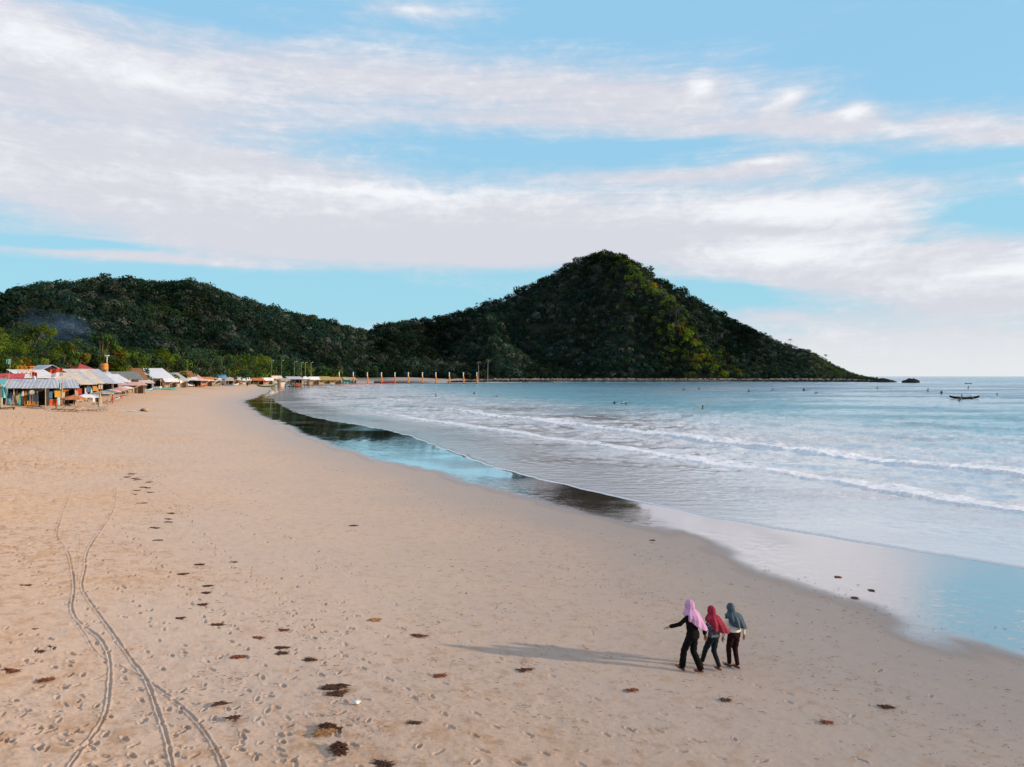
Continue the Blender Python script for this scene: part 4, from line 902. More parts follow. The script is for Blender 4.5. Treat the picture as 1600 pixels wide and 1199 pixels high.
# boats
def boat(loc, rz, L, mat, label, group, mast=False, w=.85, floats=True, name='outrigger_boat', sail=None):
    rt = empty(name, loc, R(rz), label=label, cat='boat', group=group); k = L / 8
    rings = []
    for i in range(15):
        s = i / 14 * 2 - 1; hwid = w / 2 * k * max(.06, (1 - abs(s) ** 2.6)); zk = .05 + .55 * k * abs(s) ** 3.2; zt = .62 * k + .55 * k * abs(s) ** 2.6
        x = s * L / 2; inn = hwid * .78
        rings.append([(x, -hwid, zt), (x, -hwid * .8, zk + (zt - zk) * .4), (x, 0, zk), (x, hwid * .8, zk + (zt - zk) * .4), (x, hwid, zt), (x, inn, zt - .01), (x, 0, zk + .25 * (zt - zk) + .05), (x, -inn, zt - .01)])
    MB().loft(rings).build('hull', mat, rt)
    if floats:
        for s in (-1, 1): MB().tube([(-L * .42, s * 2.0 * k, .12), (-L * .2, s * 2.0 * k, .06), (L * .25, s * 2.0 * k, .06), (L * .46, s * 2.0 * k, .22)], .07 * k + .02, 6).build('float', M_lwood, rt)
        for x in (-.2, .2): MB().tube([(x * L, -2.0 * k, .12), (x * L, -1.3 * k, .75 * k), (x * L, 0, .85 * k), (x * L, 1.3 * k, .75 * k), (x * L, 2.0 * k, .12)], .05 * k + .015, 6).build('crossbeam', M_lwood, rt)
    if mast: MB().tube([(.1 * L, 0, .3), (.1 * L, 0, 1.7 * k)], .04, 6).tube([(-.2 * L, 0, .3), (-.2 * L, 0, 1.9 * k)], .035, 6).build('mast', M_wood, rt)
    MB().box((-.3 * L, 0, .6 * k), (.2, w * .7 * k, .05)).box((.05 * L, 0, .6 * k), (.2, w * .8 * k, .05)).build('thwart', M_wood, rt)
    return rt
gb = 'outrigger boats drawn up on the sand'
boat(at(222, 255), 60, 8, M_lblue, 'pale blue outrigger boat lying left of the blue surfboard rack', gb); boat(at(231, 272), 50, 8, M_blue, 'blue outrigger boat in front of the blue surfboard rack', gb); boat(at(240, 290), 70, 8, M_wtarp, 'white outrigger boat at the near corner of the bright metal hall', gb)
boat(at(258, 292), 30, 9, M_teal, 'turquoise outrigger boat in front of the bright metal hall', gb); boat(at(216, 248), 80, 7, M_gcloth, 'grey outrigger boat nearest the pink parasols', gb)
boat(at(309, 380), 20, 9, M_red, 'red outrigger boat in front of the wide white canopy', gb)
BO = [(331, 430, M_gcloth, 'grey', 'below the white canopy parasol'), (352, 455, M_blue, 'blue', 'before the blue kiosk'), (361, 470, M_white, 'white', 'right of the blue kiosk'), (369, 500, M_darkiron, 'dark grey', 'left of the tan boat shed'), (378, 520, M_lblue, 'pale blue', 'below the tan boat shed'),
      (388, 545, M_white, 'white', 'below the tan boat shed, farther right'), (398, 560, M_gcloth, 'grey', 'before the grey boat shed'), (406, 575, M_red, 'red', 'behind the long green boat'), (415, 590, M_white, 'white', 'behind the middle of the green boat'), (424, 605, M_lblue, 'pale blue', 'behind the stern of the green boat'),
      (432, 615, M_white, 'white', 'left of the jeep'), (462, 640, M_orange, 'orange', 'right of the jeep'), (471, 655, M_white, 'white', 'below the lamp posts'), (486, 600, M_dwood, 'dark brown', 'lying forward on the sand right of the people'), (497, 605, M_lwood, 'tan', 'lying forward on the sand, right of the dark brown one'), (515, 690, M_lblue, 'pale blue', 'under the ochre roofed hut'), (524, 640, M_dwood, 'dark', 'lying near the first jetty post'), (538, 670, M_white, 'white', 'between the first two jetty posts'), (556, 690, M_green, 'green', 'right of the second jetty post')]
for i, (px, dp, mt, nm, wh) in enumerate(BO): boat(at(px, dp), random.uniform(-20, 60), 9.5, mt, '%s outrigger boat %s' % (nm, wh), gb, mast=i % 3 == 0)
boat(at(416, 492), -8, 13, M_green, 'long bright green boat alone on the open sand', gb, floats=False, name='boat', w=1.0)

# parked vehicles
def jeep(px, depth, rz, mat, label):
    rt = empty('parked_car', at(px, depth), R(rz), label=label, cat='car', group='cars parked on the sand')
    prof = [(-2.1, .45), (2.1, .45), (2.15, 1.0), (1.0, 1.12), (.55, 1.8), (-1.95, 1.85), (-2.15, 1.1)]
    MB().loft([[(x, y, z) for x, z in prof] for y in (-.85, .85)]).build('body', mat, rt)
    g_ = MB(); 
    for s in (-1, 1): g_.poly([(-1.8, s * .86, 1.2), (.75, s * .86, 1.2), (.42, s * .86, 1.7), (-1.8, s * .86, 1.74)])
    g_.poly([(1.02, -.75, 1.18), (1.02, .75, 1.18), (.64, .75, 1.72), (.64, -.75, 1.72)]); g_.build('windows', pmat('car glass', (.02, .03, .04), .1), rt)
    for x in (-1.35, 1.35):
        for s in (-1, 1): MB().tube([(x, s * .7, .4), (x, s * .95, .4)], .4, 14).build('wheel', M_black, rt)
    for s in (-1, 1): MB().box((2.14, s * .6, .85), (.04, .25, .18)).build('headlight', M_white, rt)
jeep(449, 560, 10, M_lblue, 'pale blue jeep parked on the sand left of the people in red'); jeep(297, 370, 70, M_white, 'white van parked before the brown thatched hut'); jeep(456, 575, 5, M_darkiron, 'dark car right behind the pale blue jeep')

# lamp posts
def lamp(px, depth, toppy, label, big=True):
    b = at(px, depth); H = CH + (HZ - toppy) * depth / F - b.z; rt = empty('street_lamp', b, R(10), label=label, cat='street lamp', group='street lamps behind the far huts')
    MB().tube([(0, 0, 0), (0, 0, H)], [.09 if big else .06, .06], 8).tube([(0, 0, H), (1.2, 0, H + .35)], .05, 6).build('pole', M_white if big else M_steel, rt); MB().box((1.4, 0, H + .35), (.95, .45, .28)).build('lamp_head', M_white, rt)
for px, dp, ty, lb, bg_ in ((424, 590, 564, 'street lamp farthest left, head just above the trees', 0), (440, 610, 564, 'second street lamp from the left', 0), (460, 640, 566, 'street lamp left of the two tall white ones', 0), (471, 650, 567, 'street lamp just left of the taller white pole', 0), (477, 660, 567, 'tall white street lamp, left of the two bright poles', 1), (486, 665, 567, 'tall white street lamp, right of the two bright poles', 1)): lamp(px, dp, ty, lb, bg_)

# jetty posts, line and raft
JX = [530, 552, 574, 596, 617, 638, 660, 681, 702, 724, 745]; JD = 772
jn = ['standing on dry sand, farthest left', 'second from the left, on the sand', 'third from the left', 'fourth from the left, left of the red raft', 'behind the right end of the red raft', 'sixth from the left', 'seventh from the left', 'fourth from the right end', 'third from the right end', 'second from the right end', 'last at the right end of the row']
proto = None
for i, px in enumerate(JX):
    x = (px - 800) / F * JD; z = max(g(x, JD), -.4) if px < 590 else -.4
    lb = 'tall white topped post with orange sleeve, %s' % jn[i]
    if proto is None:
        proto = empty('mooring_post', (x, JD, z), 0, label=lb, cat='post', group='row of orange and white posts at the far end of the bay')
        MB().tube([(0, 0, -.5), (0, 0, 4.5)], .42, 10).build('base', M_dwood, proto); MB().tube([(.2, 0, 1.5), (.2, 0, 8.0)], .62, 10).tube([(1.0, 0, 2.6), (.9, 0, 6.2)], .42, 8).build('sleeve', M_orange, proto)
        MB().tube([(0, 0, 7.9), (0, 0, 11.6)], .40, 10).tube([(0, 0, 11.5), (0, 0, 12.1)], .58, 10).build('cap', M_white, proto)
    else:
        o = copy_tree(proto); o.location = (x, JD, z); o['label'] = lb
ln_ = MB(); 
for i in range(3, 10): xa, xb = [(q - 800) / F * JD for q in (JX[i], JX[i + 1])]; ln_.tube([(xa, JD - .7, .45), (xa * .5 + xb * .5, JD - .7, .25), (xb, JD - .7, .45)], .22, 6)
o = ln_.build('mooring_line', M_dwood, None); tag(o, 'dark floating line strung between the posts in the water', 'rope')
xa = (604 - 800) / F * 765; rt = empty('raft', (xa + 3, 760, .2), R(4), label='long red raft moored beside the orange posts', cat='raft')
MB().box((0, 0, .5), (15, 4, .9)).build('deck', M_redstripe, rt); r_ = MB()
for k in range(6): r_.box((-6.5 + k * 2.6, -1.7, 1.5), (.3, .3, 1.1))
r_.box((0, -1.7, 2.0), (14.5, .25, .25)); r_.build('railing', M_redstripe, rt); MB().box((9.5, 0, 1.3), (5, 2.5, .5)).build('ramp', M_dwood, rt)
pl = [((530 - 800) / F * 740, 740), ((565 - 800) / F * 745, 745), ((597 - 800) / F * 755, 755)]
mb = MB(); mb.tube([(x, y, max(g(x, y), 0) + .35) for x, y in pl], .35, 6); tag(mb.build('hose', M_redstripe), 'long red pipe lying on the sand toward the raft', 'pipe')

# things lying on the middle beach
b = Vector((*hit(227, 643), 0)); b.z = g(b.x, b.y); rt = empty('sand_heap', b, 0, label='small dark and tan heap alone on the open sand', cat='heap')
v, f = rock_unit(np.random.default_rng(5), 3); v[:, 2] = np.maximum(v[:, 2], -.05); v = v * np.array([.85, .7, .62]); v += np.random.default_rng(2).normal(size=v.shape) * .02
npmesh('mound', v, f, M_lwood, rt, True); v2, f2 = rock_unit(np.random.default_rng(9), 3); npmesh('cover', v2 * np.array([.5, .6, .5]) + np.array([-.4, .1, .12]), f2, M_dwood, rt, True)
b = Vector((*hit(196, 643), 0)); b.z = g(b.x, b.y) + .06
mb = MB()
for k in range(4): mb.box((k * .3 - .5, k * .22, .03 * k), (3.4 - .3 * k, .16, .05), R(-4 + 5 * k))
o = mb.build('plank_pile', M_wtarp); o.location = b; tag(o, 'pale planks lying on the sand left of the small heap', 'planks')
b = Vector((*hit(8, 640), 0)); b.z = g(b.x, b.y); rt = empty('deck_frame', b, R(35), label='dark timber frame lying on the sand at the left edge', cat='timber frame')
mb = MB()
for k in range(5): mb.box((k * .5 - 1, 0, .25), (.08, 2.4, .08))
mb.box((0, -1, .2), (2.4, .1, .1)).box((0, 1, .2), (2.4, .1, .1)); mb.build('slats', M_dwood, rt)
for sx in (-1, 1):
    for sy in (-1, 1): MB().box((sx, sy, .1), (.1, .1, .3)).build('leg', M_dwood, rt)

# ------------------------------------------------------------------ people
def capsule(p0, p1, r0, r1, n=14):
    p0, p1 = Vector(p0), Vector(p1); d = (p1 - p0); L = d.length; d = d.normalized() if L > 1e-6 else Vector((0, 0, 1))
    pts, rad = [], []
    for k in range(5): a = math.pi / 2 * k / 4; pts.append(p0 - d * r0 * math.cos(a) * .999); rad.append(max(.0005, r0 * math.sin(a)))
    for k in range(5): a = math.pi / 2 * k / 4; pts.append(p1 + d * r1 * math.sin(a) * .999); rad.append(max(.0005, r1 * math.cos(a)))
    return pts, rad
def blob(name, prims, voxel, mat, parent, smooth=4, disp=None):
    mb = MB()
    for p in prims:
        if p[0] == 'c':
            pts, rad = capsule(*p[1:]); st = len(mb.v); n = 14; d = (Vector(p[2]) - Vector(p[1])); d = d.normalized() if d.length > 1e-6 else Vector((0, 0, 1))
            u = d.cross(Vector((0, 0, 1)) if abs(d.z) < .9 else Vector((1, 0, 0))).normalized(); w = d.cross(u)
            mb.loft([[q + (u * math.cos(2 * math.pi * k / n) + w * math.sin(2 * math.pi * k / n)) * r for k in range(n)] for q, r in zip(pts, rad)])
        elif p[0] == 'e':      # centre, radii, rz, tilt x
            c, r = Vector(p[1]), p[2]; m3 = Matrix.Rotation(p[3] if len(p) > 3 else 0, 3, 'Z') @ Matrix.Rotation(p[4] if len(p) > 4 else 0, 3, 'X'); n = 18
            mb.loft([[c + m3 @ Vector((r[0] * math.sin(t_) * math.cos(2 * math.pi * k / n), r[1] * math.sin(t_) * math.sin(2 * math.pi * k / n), -r[2] * math.cos(t_))) for k in range(n)] for t_ in [max(.02, min(math.pi - .02, math.pi * j / 11)) for j in range(12)]])
    o = mb.build(name, mat, None); md = o.modifiers.new('r', 'REMESH'); md.mode = 'VOXEL'; md.voxel_size = voxel
    ms = o.modifiers.new('s', 'SMOOTH'); ms.factor = .5; ms.iterations = smooth
    dg = bpy.context.evaluated_depsgraph_get(); me = bpy.data.meshes.new_from_object(o.evaluated_get(dg)); bpy.data.objects.remove(o)
    me.polygons.foreach_set('use_smooth', [True] * len(me.polygons)); me.name = name
    if disp:
        co = np.empty(len(me.vertices) * 3, dtype=np.float32); me.vertices.foreach_get('co', co); co = co.reshape(-1, 3); co = disp(co); me.vertices.foreach_set('co', co.ravel().astype(np.float32)); me.update()
    if not me.materials: me.materials.append(mat)
    o = bpy.data.objects.new(name, me); COL.objects.link(o)
    if parent: o.parent = parent
    return o
def hand(wrist, fdir, palm_n, side, k=1.0, curl=.5):
    """palm, four unequal fingers and a thumb, as capsules"""
    w = Vector(wrist); f = Vector(fdir).normalized(); nrm = Vector(palm_n).normalized(); nrm = (nrm - f * nrm.dot(f)).normalized(); s = f.cross(nrm) * side
    out = []
    for i in range(4): out.append(('c', w + s * (.010 * (i - 1.5)) * k, w + (f * .085 + s * .018 * (i - 1.5)) * k, .016 * k, .012 * k))
    Ls = [.068, .078, .072, .056]
    for i in range(4):
        a = w + (f * .088 + s * .021 * (i - 1.5)) * k; d1 = (f + nrm * curl * .5 + s * .06 * (i - 1.5)).normalized(); b = a + d1 * Ls[i] * .5 * k
        d2 = (f + nrm * curl * 1.5).normalized(); c = b + d2 * Ls[i] * .5 * k; out += [('c', a, b, .0095 * k, .0085 * k), ('c', b, c, .0085 * k, .007 * k)]
    a = w + (f * .02 - s * .026) * k; b = a + (f * .6 - s * .7 + nrm * .3).normalized() * .038 * k; c = b + (f * .9 - s * .2 + nrm * .5).normalized() * .032 * k
    return out + [('c', a, b, .013 * k, .011 * k), ('c', b, c, .011 * k, .008 * k)]
def person(px, py, head, Ht, P, label):
    x, y = hit(px, py); k = Ht / 1.66; rt = empty('person', (x, y, g(x, y) - .004), head, label=label, cat='person', group='three women walking along the wet edge of the beach')
    V3 = lambda p: Vector(p) * k
    hp = V3(P.get('hip', (0, 0, .90))); ch = V3(P.get('chest', (0, .03, 1.26))); nk = V3(P.get('neck', (0, .05, 1.40))); hd = V3(P.get('head', (0, .09, 1.545)))
    pr = [('e', hp, (.155 * k, .115 * k, .13 * k)), ('c', hp, hp.lerp(ch, .5), .115 * k, .105 * k), ('e', ch, (.165 * k, .11 * k, .17 * k)), ('c', ch, nk, .09 * k, .052 * k), ('c', nk, hd, .05 * k, .05 * k), ('e', hd, (.074 * k, .093 * k, .112 * k)),
          ('e', hd + V3((0, .055, -.06)), (.045 * k, .045 * k, .05 * k)), ('c', hd + V3((0, .088, .005)), hd + V3((0, .108, -.025)), .009 * k, .014 * k), ('c', hd + V3((-.022, .088, -.055)), hd + V3((.022, .088, -.055)), .008 * k, .008 * k)]
    for s in (-1, 1): pr += [('e', hd + V3((s * .03, .082, .012)), (.013 * k, .011 * k, .009 * k)), ('e', hd + V3((s * .076, 0, -.01)), (.01 * k, .02 * k, .03 * k))]
    shirt, trous, shoes = [], [], []
    tk, slv = P.get('flare', 0), P['sleeve']
    for s, nm in ((-1, 'L'), (1, 'R')):
        hj = hp + V3((s * .085, 0, -.03)); kn = V3(P['knee' + nm]); an = V3(P['ank' + nm]); tz = Vector(P['toe' + nm]).normalized()
        pr += [('c', hj, kn, .082 * k, .055 * k), ('c', kn, an, .052 * k, .034 * k), ('c', an, an + tz * .13 * k + V3((0, 0, -.035)), .034 * k, .024 * k), ('c', an, an - tz * .03 * k + V3((0, 0, -.03)), .034 * k, .028 * k)]
        for q in range(5):
            sd2 = tz.cross(Vector((0, 0, 1))).normalized() * (q - 2) * .013 * s; a = an + tz * (.14 * k) + V3((0, 0, -.04)) + sd2; pr.append(('c', a, a + tz * (.035 + .006 * (2 - q) * -1 * 0) * k, .010 * k, .008 * k))
        hem = kn.lerp(an, .93)
        trous += [('c', hj, kn, .100 * k, (.072 + tk * .3) * k), ('c', kn, hem, (.070 + tk * .3) * k, (.056 + tk) * k)]
        shoes += [('c', an - tz * .045 * k + V3((0, 0, -.048)), an + tz * .05 * k + V3((0, 0, -.05)), .032 * k, .036 * k), ('c', an + tz * .05 * k + V3((0, 0, -.05)), an + tz * .16 * k + V3((0, 0, -.052)), .038 * k, .03 * k)]
        sj = ch + V3((s * .15, -.01, .075)); el = V3(P['elb' + nm]); wr = V3(P['wri' + nm]); fd = (wr - el).normalized()
        pr += [('c', sj, el, .044 * k, .036 * k), ('c', el, wr, .035 * k, .023 * k)] + hand(wr + fd * .01, fd, P.get('palm' + nm, (-s, 0, 0)), s, k)
        shirt += [('c', sj, el, .056 * k, .050 * k)]
        if slv > .5: shirt += [('c', el, el.lerp(wr, .93), .050 * k, (.036 + P.get('cuff', 0)) * k)]
    trous += [('e', hp + V3((0, -.015, 0)), (.175 * k, .14 * k, .135 * k)), ('c', hp, hp + V3((0, 0, .1)), .13 * k, .125 * k)]
    hm = hp + V3((0, -.01, P.get('hem', -.02)))
    shirt += [('e', ch, (.185 * k, .135 * k, .19 * k)), ('c', ch, hp + V3((0, 0, .06)), .145 * k, .135 * k), ('e', hm + V3((0, 0, .05)), (.185 * k, .148 * k, (.10 + P.get('skirt', 0)) * k)), ('c', ch, nk, .12 * k, .06 * k)]
    blob('body', pr, .0055, M_skin, rt, 2)
    wr_ = lambda co: co + .0028 * np.stack([np.sin(co[:, 2] * 55 + co[:, 0] * 30), np.sin(co[:, 2] * 47 + co[:, 0] * 40 + 1), 0 * co[:, 0]], 1)
    blob('trousers', trous, .011, P['mt'], rt, 5, wr_); blob('top', shirt, .011, P['ms'], rt, 5, wr_)
    for q in (0, 2): blob('shoe', shoes[q:q + 2], .009, P.get('mshoe', M_black), rt, 4)
    # head scarf: rings from crown to a wind-blown hem
    rings = []; nz_, na_ = 34, 72; wind = Vector(P.get('wind', (.25, -.1, 0)))
    for j in range(nz_):
        s = j / (nz_ - 1); ring = []
        for i in range(na_):
            th = 2 * math.pi * i / na_; c_, s_ = math.cos(th), math.sin(th)      # th=90deg is the front
            back = max(0, -s_) ; front = max(0, s_)
            leng = (P.get('len', .62) * (.62 + .38 * back + P.get('sidelen', .0) * max(0, (c_ * wind.x + s_ * wind.y) / wind.length) ** 2 - .25 * front * P.get('frontcut', .6))) * k
            if s < .27:
                q = s / .27; rr = math.sin(q * math.pi / 2); z = hd.z + .128 * k * math.cos(q * math.pi / 2) * 1.0; rx, ry = .094 * rr, .112 * rr
                cx, cy = hd.x, hd.y - .012
                if front > .5 and q > .55: ry *= 1 - .30 * (front - .5) * (q - .55) / .45 * 2
            else:
                q = (s - .27) / .73; z = hd.z - leng * q
                neck = math.exp(-((q * leng - .09 * k) / (.05 * k)) ** 2); sh = sst(np.array(q * leng), .06 * k, .19 * k) * 1.0
                rx = .094 - .010 * neck + .120 * float(sh) + .01 * q; ry = .112 - .016 * neck + .075 * float(sh) + .02 * q
                cx, cy = hd.x + (nk.x - hd.x) * min(1, q * 2), hd.y - .012 + (ch.y - hd.y) * min(1, q * 1.6)
                if front > .5 and q < .25: ry *= 1 - .30 * (front - .5) * (1 - q / .25) * 2
            fold = (.004 + .034 * max(0, s - .25)) * (1 - 2 * abs(math.sin(th * 4.5 + s * 2.2 + px + .6 * math.sin(th * 2 + px)))) + .016 * max(0, s - .3) * math.sin(th * 13 + 2 * px + s * 6) + .003 * math.sin(s * 26 + th * 5)
            p = Vector((cx + (rx + fold) * c_ * (k if k < 1.1 else 1), cy + (ry + fold) * s_ * (k if k < 1.1 else 1), z))
            bl = max(0, s - .5) ** 1.2; lift = max(0, c_ * wind.x + s_ * wind.y) / max(.01, wind.length)
            p.z += .03 * math.sin(th * 3.5 + px) * max(0, s - .6) * 2
            p += wind * bl * (.3 + 1.15 * lift) + Vector((0, 0, .10 * bl * lift))
            ring.append(p)
        rings.append(ring)
    mb = MB(); mb.loft(rings, cap=False); n0 = len(rings[0]); st = 0; mb.poly([rings[0][i] for i in range(n0)][::-1])
    o = mb.build('head_scarf', P['mh'], rt, True); md = o.modifiers.new('t', 'SOLIDIFY'); md.thickness = .006
    return rt
def patmat(name, a, b):
    m = bpy.data.materials.new(name); m.use_nodes = True; t = NT(m.node_tree); oc = t.add('ShaderNodeTexCoord').outputs['Object']
    n = t.noise(oc, 14, 3, .7, 1.5); c = t.mix(t.ss(n, .54, .60), a, b); bs = t.add('ShaderNodeBsdfPrincipled', {'Base Color': c, 'Roughness': .8}); t.l.new(bs.outputs[0], t.add('ShaderNodeOutputMaterial').inputs[0]); return m
M_lilac = pmat('lilac scarf cloth', (.47, .27, .48), .85, .06, 4); M_crim = pmat('crimson scarf cloth', (.22, .012, .034), .8, .08, 4)
M_slate = pmat('slate blue scarf cloth', (.022, .05, .08), .7, .15, 5, col2=(.05, .085, .105)); M_blk = pmat('black cloth', (.007, .007, .008), .9, .1, 4, spec=.08); M_blk2 = pmat('charcoal denim', (.013, .018, .024), .9, .15, 4, spec=.1)
M_maroon = pmat('maroon cloth', (.018, .005, .005), .85, .1, 4, spec=.12); M_cream = pmat('cream cloth', (.66, .62, .60), .85, .04, 4); M_pat = patmat('patterned dark cloth', (.03, .045, .06), (.30, .34, .36)); M_brn = pmat('brown leather', (.16, .05, .035), .6, .1, 4)
HD = R(48)
person(1082, 1050, HD, 1.66, dict(kneeL=(-.09, .17, .49), ankL=(-.09, .22, .10), toeL=(-.1, 1, .35), kneeR=(.08, .02, .46), ankR=(.09, -.17, .09), toeR=(.05, 1, -.12),
    elbL=(-.29, .16, 1.15), wriL=(-.37, .37, 1.07), palmL=(0, 0, -1), elbR=(.26, -.14, 1.06), wriR=(.33, -.14, .84), sleeve=1, cuff=.012, flare=.022, hem=-.08, skirt=.06, mt=M_blk, ms=M_blk, mh=M_lilac, mshoe=M_brn, wind=(.22, -.16, 0), len=.47, sidelen=.5),
    'woman in lilac head scarf and black clothes, left arm stretched out')
person(1115, 1046, R(36), 1.48, dict(kneeL=(-.09, .20, .49), ankL=(-.10, .30, .15), toeL=(-.1, .7, .75), kneeR=(.08, .06, .46), ankR=(.08, -.13, .085), toeR=(.1, 1, 0),
    elbL=(-.27, .06, 1.04), wriL=(-.10, .26, 1.0), palmL=(0, -1, 0), elbR=(.26, -.06, 1.02), wriR=(.25, .14, .86), sleeve=0, hem=-.02, skirt=.05, mt=M_blk2, ms=M_pat, mh=M_crim, mshoe=M_brn, wind=(.22, -.2, 0), len=.50, sidelen=.35),
    'woman in crimson head scarf, patterned dark shirt and jeans, stepping forward')
person(1147, 1043, R(22), 1.52, dict(kneeL=(-.08, .12, .48), ankL=(-.07, .10, .085), toeL=(-.35, 1, 0), kneeR=(.07, .05, .47), ankR=(.05, -.08, .085), toeR=(-.15, 1, 0), chest=(0, .05, 1.25), neck=(0, .08, 1.39), head=(-.02, .13, 1.53),
    elbL=(-.25, .04, 1.06), wriL=(-.27, .10, .82), elbR=(.29, -.02, 1.05), wriR=(.34, .03, .83), sleeve=1, hem=.04, skirt=-.02, mt=M_maroon, ms=M_cream, mh=M_slate, mshoe=M_black, wind=(.11, -.14, 0), len=.43, sidelen=.3),
    'woman in slate blue head scarf, cream blouse and dark maroon trousers')

# tiny figures: one body each, seen from far away
def far_body():
    pr = [('e', (0, 0, 1.60), (.09, .10, .12)), ('c', (0, 0, 1.5), (0, 0, 1.3), .05, .09), ('e', (0, 0, 1.22), (.2, .13, .24)), ('e', (0, 0, .95), (.17, .13, .14))]
    for s in (-1, 1): pr += [('c', (s * .09, 0, .9), (s * .1, .04, .48), .09, .06), ('c', (s * .1, .04, .48), (s * .11, 0, .06), .06, .04), ('c', (s * .11, 0, .04), (s * .11, .16, .04), .04, .035), ('c', (s * .2, 0, 1.36), (s * .34, .05, 1.1), .05, .04), ('c', (s * .34, .05, 1.1), (s * .36, .16, .9), .04, .03)] + hand((s * .36, .16, .9), (0, .3, -1), (-s, 0, 0), s)
    return pr
fb = blob('body', far_body(), .02, pmat('distant skin', (.09, .06, .045), .7), None, 2); FB = fb.data; bpy.data.objects.remove(fb)
vest = blob('clothing', [('e', (0, 0, 1.22), (.23, .16, .26)), ('e', (0, 0, .9), (.2, .16, .2)), ('c', (.1, 0, .9), (.11, .02, .6), .11, .09), ('c', (-.1, 0, .9), (-.11, .02, .6), .11, .09)], .02, M_blk, None, 2); VM = vest.data; bpy.data.objects.remove(vest)
hair = blob('hair', [('e', (0, -.02, 1.64), (.10, .11, .11))], .02, M_blk, None, 1); HM = hair.data; bpy.data.objects.remove(hair)
def far_person(loc, rz, label, group, mat=None):
    rt = empty('person', loc, rz, label=label, cat='person', group=group); o = bpy.data.objects.new('body', FB); COL.objects.link(o); o.parent = rt
    vm = VM
    if mat: vm = VM.copy(); vm.materials.clear(); vm.materials.append(mat)
    o = bpy.data.objects.new('clothing', vm); COL.objects.link(o); o.parent = rt; o = bpy.data.objects.new('hair', HM); COL.objects.link(o); o.parent = rt; return rt
SW = [(681, 621, -.55, 'lone bather standing in the shallows below the row of posts'), (741, 616, -1.1, 'bather far out, right of the lone one below the posts'), (776, 621, -1.1, 'bather in the foam line right of the posts'), (960, 631, -1.0, 'left of three surfers sitting below the middle of the hill'), (971, 631, -1.1, 'middle of three surfers sitting below the middle of the hill'),
      (978, 632, -1.1, 'right of three surfers sitting below the middle of the hill'), (1098, 639, -.9, 'surfer alone nearest the breaking waves'), (1068, 610, -.9, 'surfer farther out on a red board'), (1092, 609, -1.0, 'surfer right of the one on the red board'), (1170, 613, -.75, 'surfer with both arms out below the yellow green slope'),
      (1207, 611, -.9, 'surfer in pale blue between two dark ones'), (1256, 611, -.7, 'surfer paddling a dark board left of the headland'), (1275, 615, -1.2, 'swimmer just right of the paddling surfer'), (1371, 608, -.6, 'pale surfer below the two offshore rocks'), (1450, 612, -.75, 'surfer standing on a white board beyond the two rocks'), (1471, 616, -.75, 'surfer left of the outrigger boat on the water'),
      (1499, 627, -.8, 'figure in dark blue in front of the outrigger boat'), (1558, 618, -.8, 'figure in blue right of the outrigger boat'), (1513, 607, -.8, 'surfer behind the outrigger boat')]
boards = {3: (M_blk, 1), 10: (M_blk, 1), 12: (M_blk, 1), 13: (M_lwood, 0), 16: (M_blk, 0), 4: (M_white, 0), 5: (M_blk, 1), 6: (M_lwood, 0), 7: (M_red, 0), 9: (M_blk, 1), 11: (M_blk, 1), 14: (M_white, 1), 15: (M_white, 0), 18: (M_lwood, 0)}
for i, (px, py, dz, lb) in enumerate(SW):
    x, y = P0(px, py); sc = 1.7 if y > 320 else 1.15
    p = far_person((x, y, dz * sc), random.uniform(0, 6), lb, 'bathers and surfers in the bay', {16: M_blue, 17: M_blue, 10: M_lblue, 13: M_gcloth}.get(i)); p.scale = (sc, sc, sc)
    if i in boards:
        b_ = surfboard((x - 1.3, y - .6, .12), R(90), R(90), boards[i][0], 'surfboard under the ' + lb, 'surfboards in the water', 2.8); b_.rotation_euler = (R(80), 0, R(random.uniform(70, 100))); b_.scale = (sc, sc, sc)
x, y = P0(1507, 623.5); boat((x, y, -.15), 172, 9.6, M_blk, 'long black outrigger boat on the open water at the right', 'boats on the water', mast=True)
far_person((x - .9, y, -.1), 1.2, 'person sitting amidships in the black outrigger boat', 'people in boats')
x, y = P0(1513, 600); boat((x, y, -.1), 10, 9, M_blk, 'tiny dark boat near the horizon above the outrigger boat', 'boats on the water', floats=False, name='boat')
x, y = P0(1360, 631); v, f = rock_unit(np.random.default_rng(15), 2); 
for i, (px, dp, lb, mt) in enumerate([(463, 545, 'person in red standing on the sand, left of the group of three', M_red), (466, 548, 'person in orange in the middle of the group of three', M_orange), (470, 545, 'person in dark red at the right of the group of three', M_red), (386.5, 470, 'person in dark clothes alone on the sand left of the green boat', M_blk), (476, 520, 'person sitting on the sand beneath the far lamp posts', M_blk),
      (545, 640, 'person walking below the second post of the row', M_blk), (652, 765, 'person standing on the spit between the posts', M_blk), (88, 121, 'person in red sitting at the second open stall', M_red), (146, 142, 'person in white before the beige roofed stalls', M_wcloth), (152, 146, 'person in dark clothes at the beige roofed stalls', M_blk), (176, 158, 'person in red under the pink parasols', M_red), (276, 335, 'person in tan before the grey roofed hut', M_lwood), (286, 352, 'person in red right of the grey roofed hut', M_red)]):
    p = far_person(at(px, dp), random.uniform(0, 6), lb, 'people on the far beach', mt)
    if dp > 440: p.scale = (1.5, 1.5, 1.5)

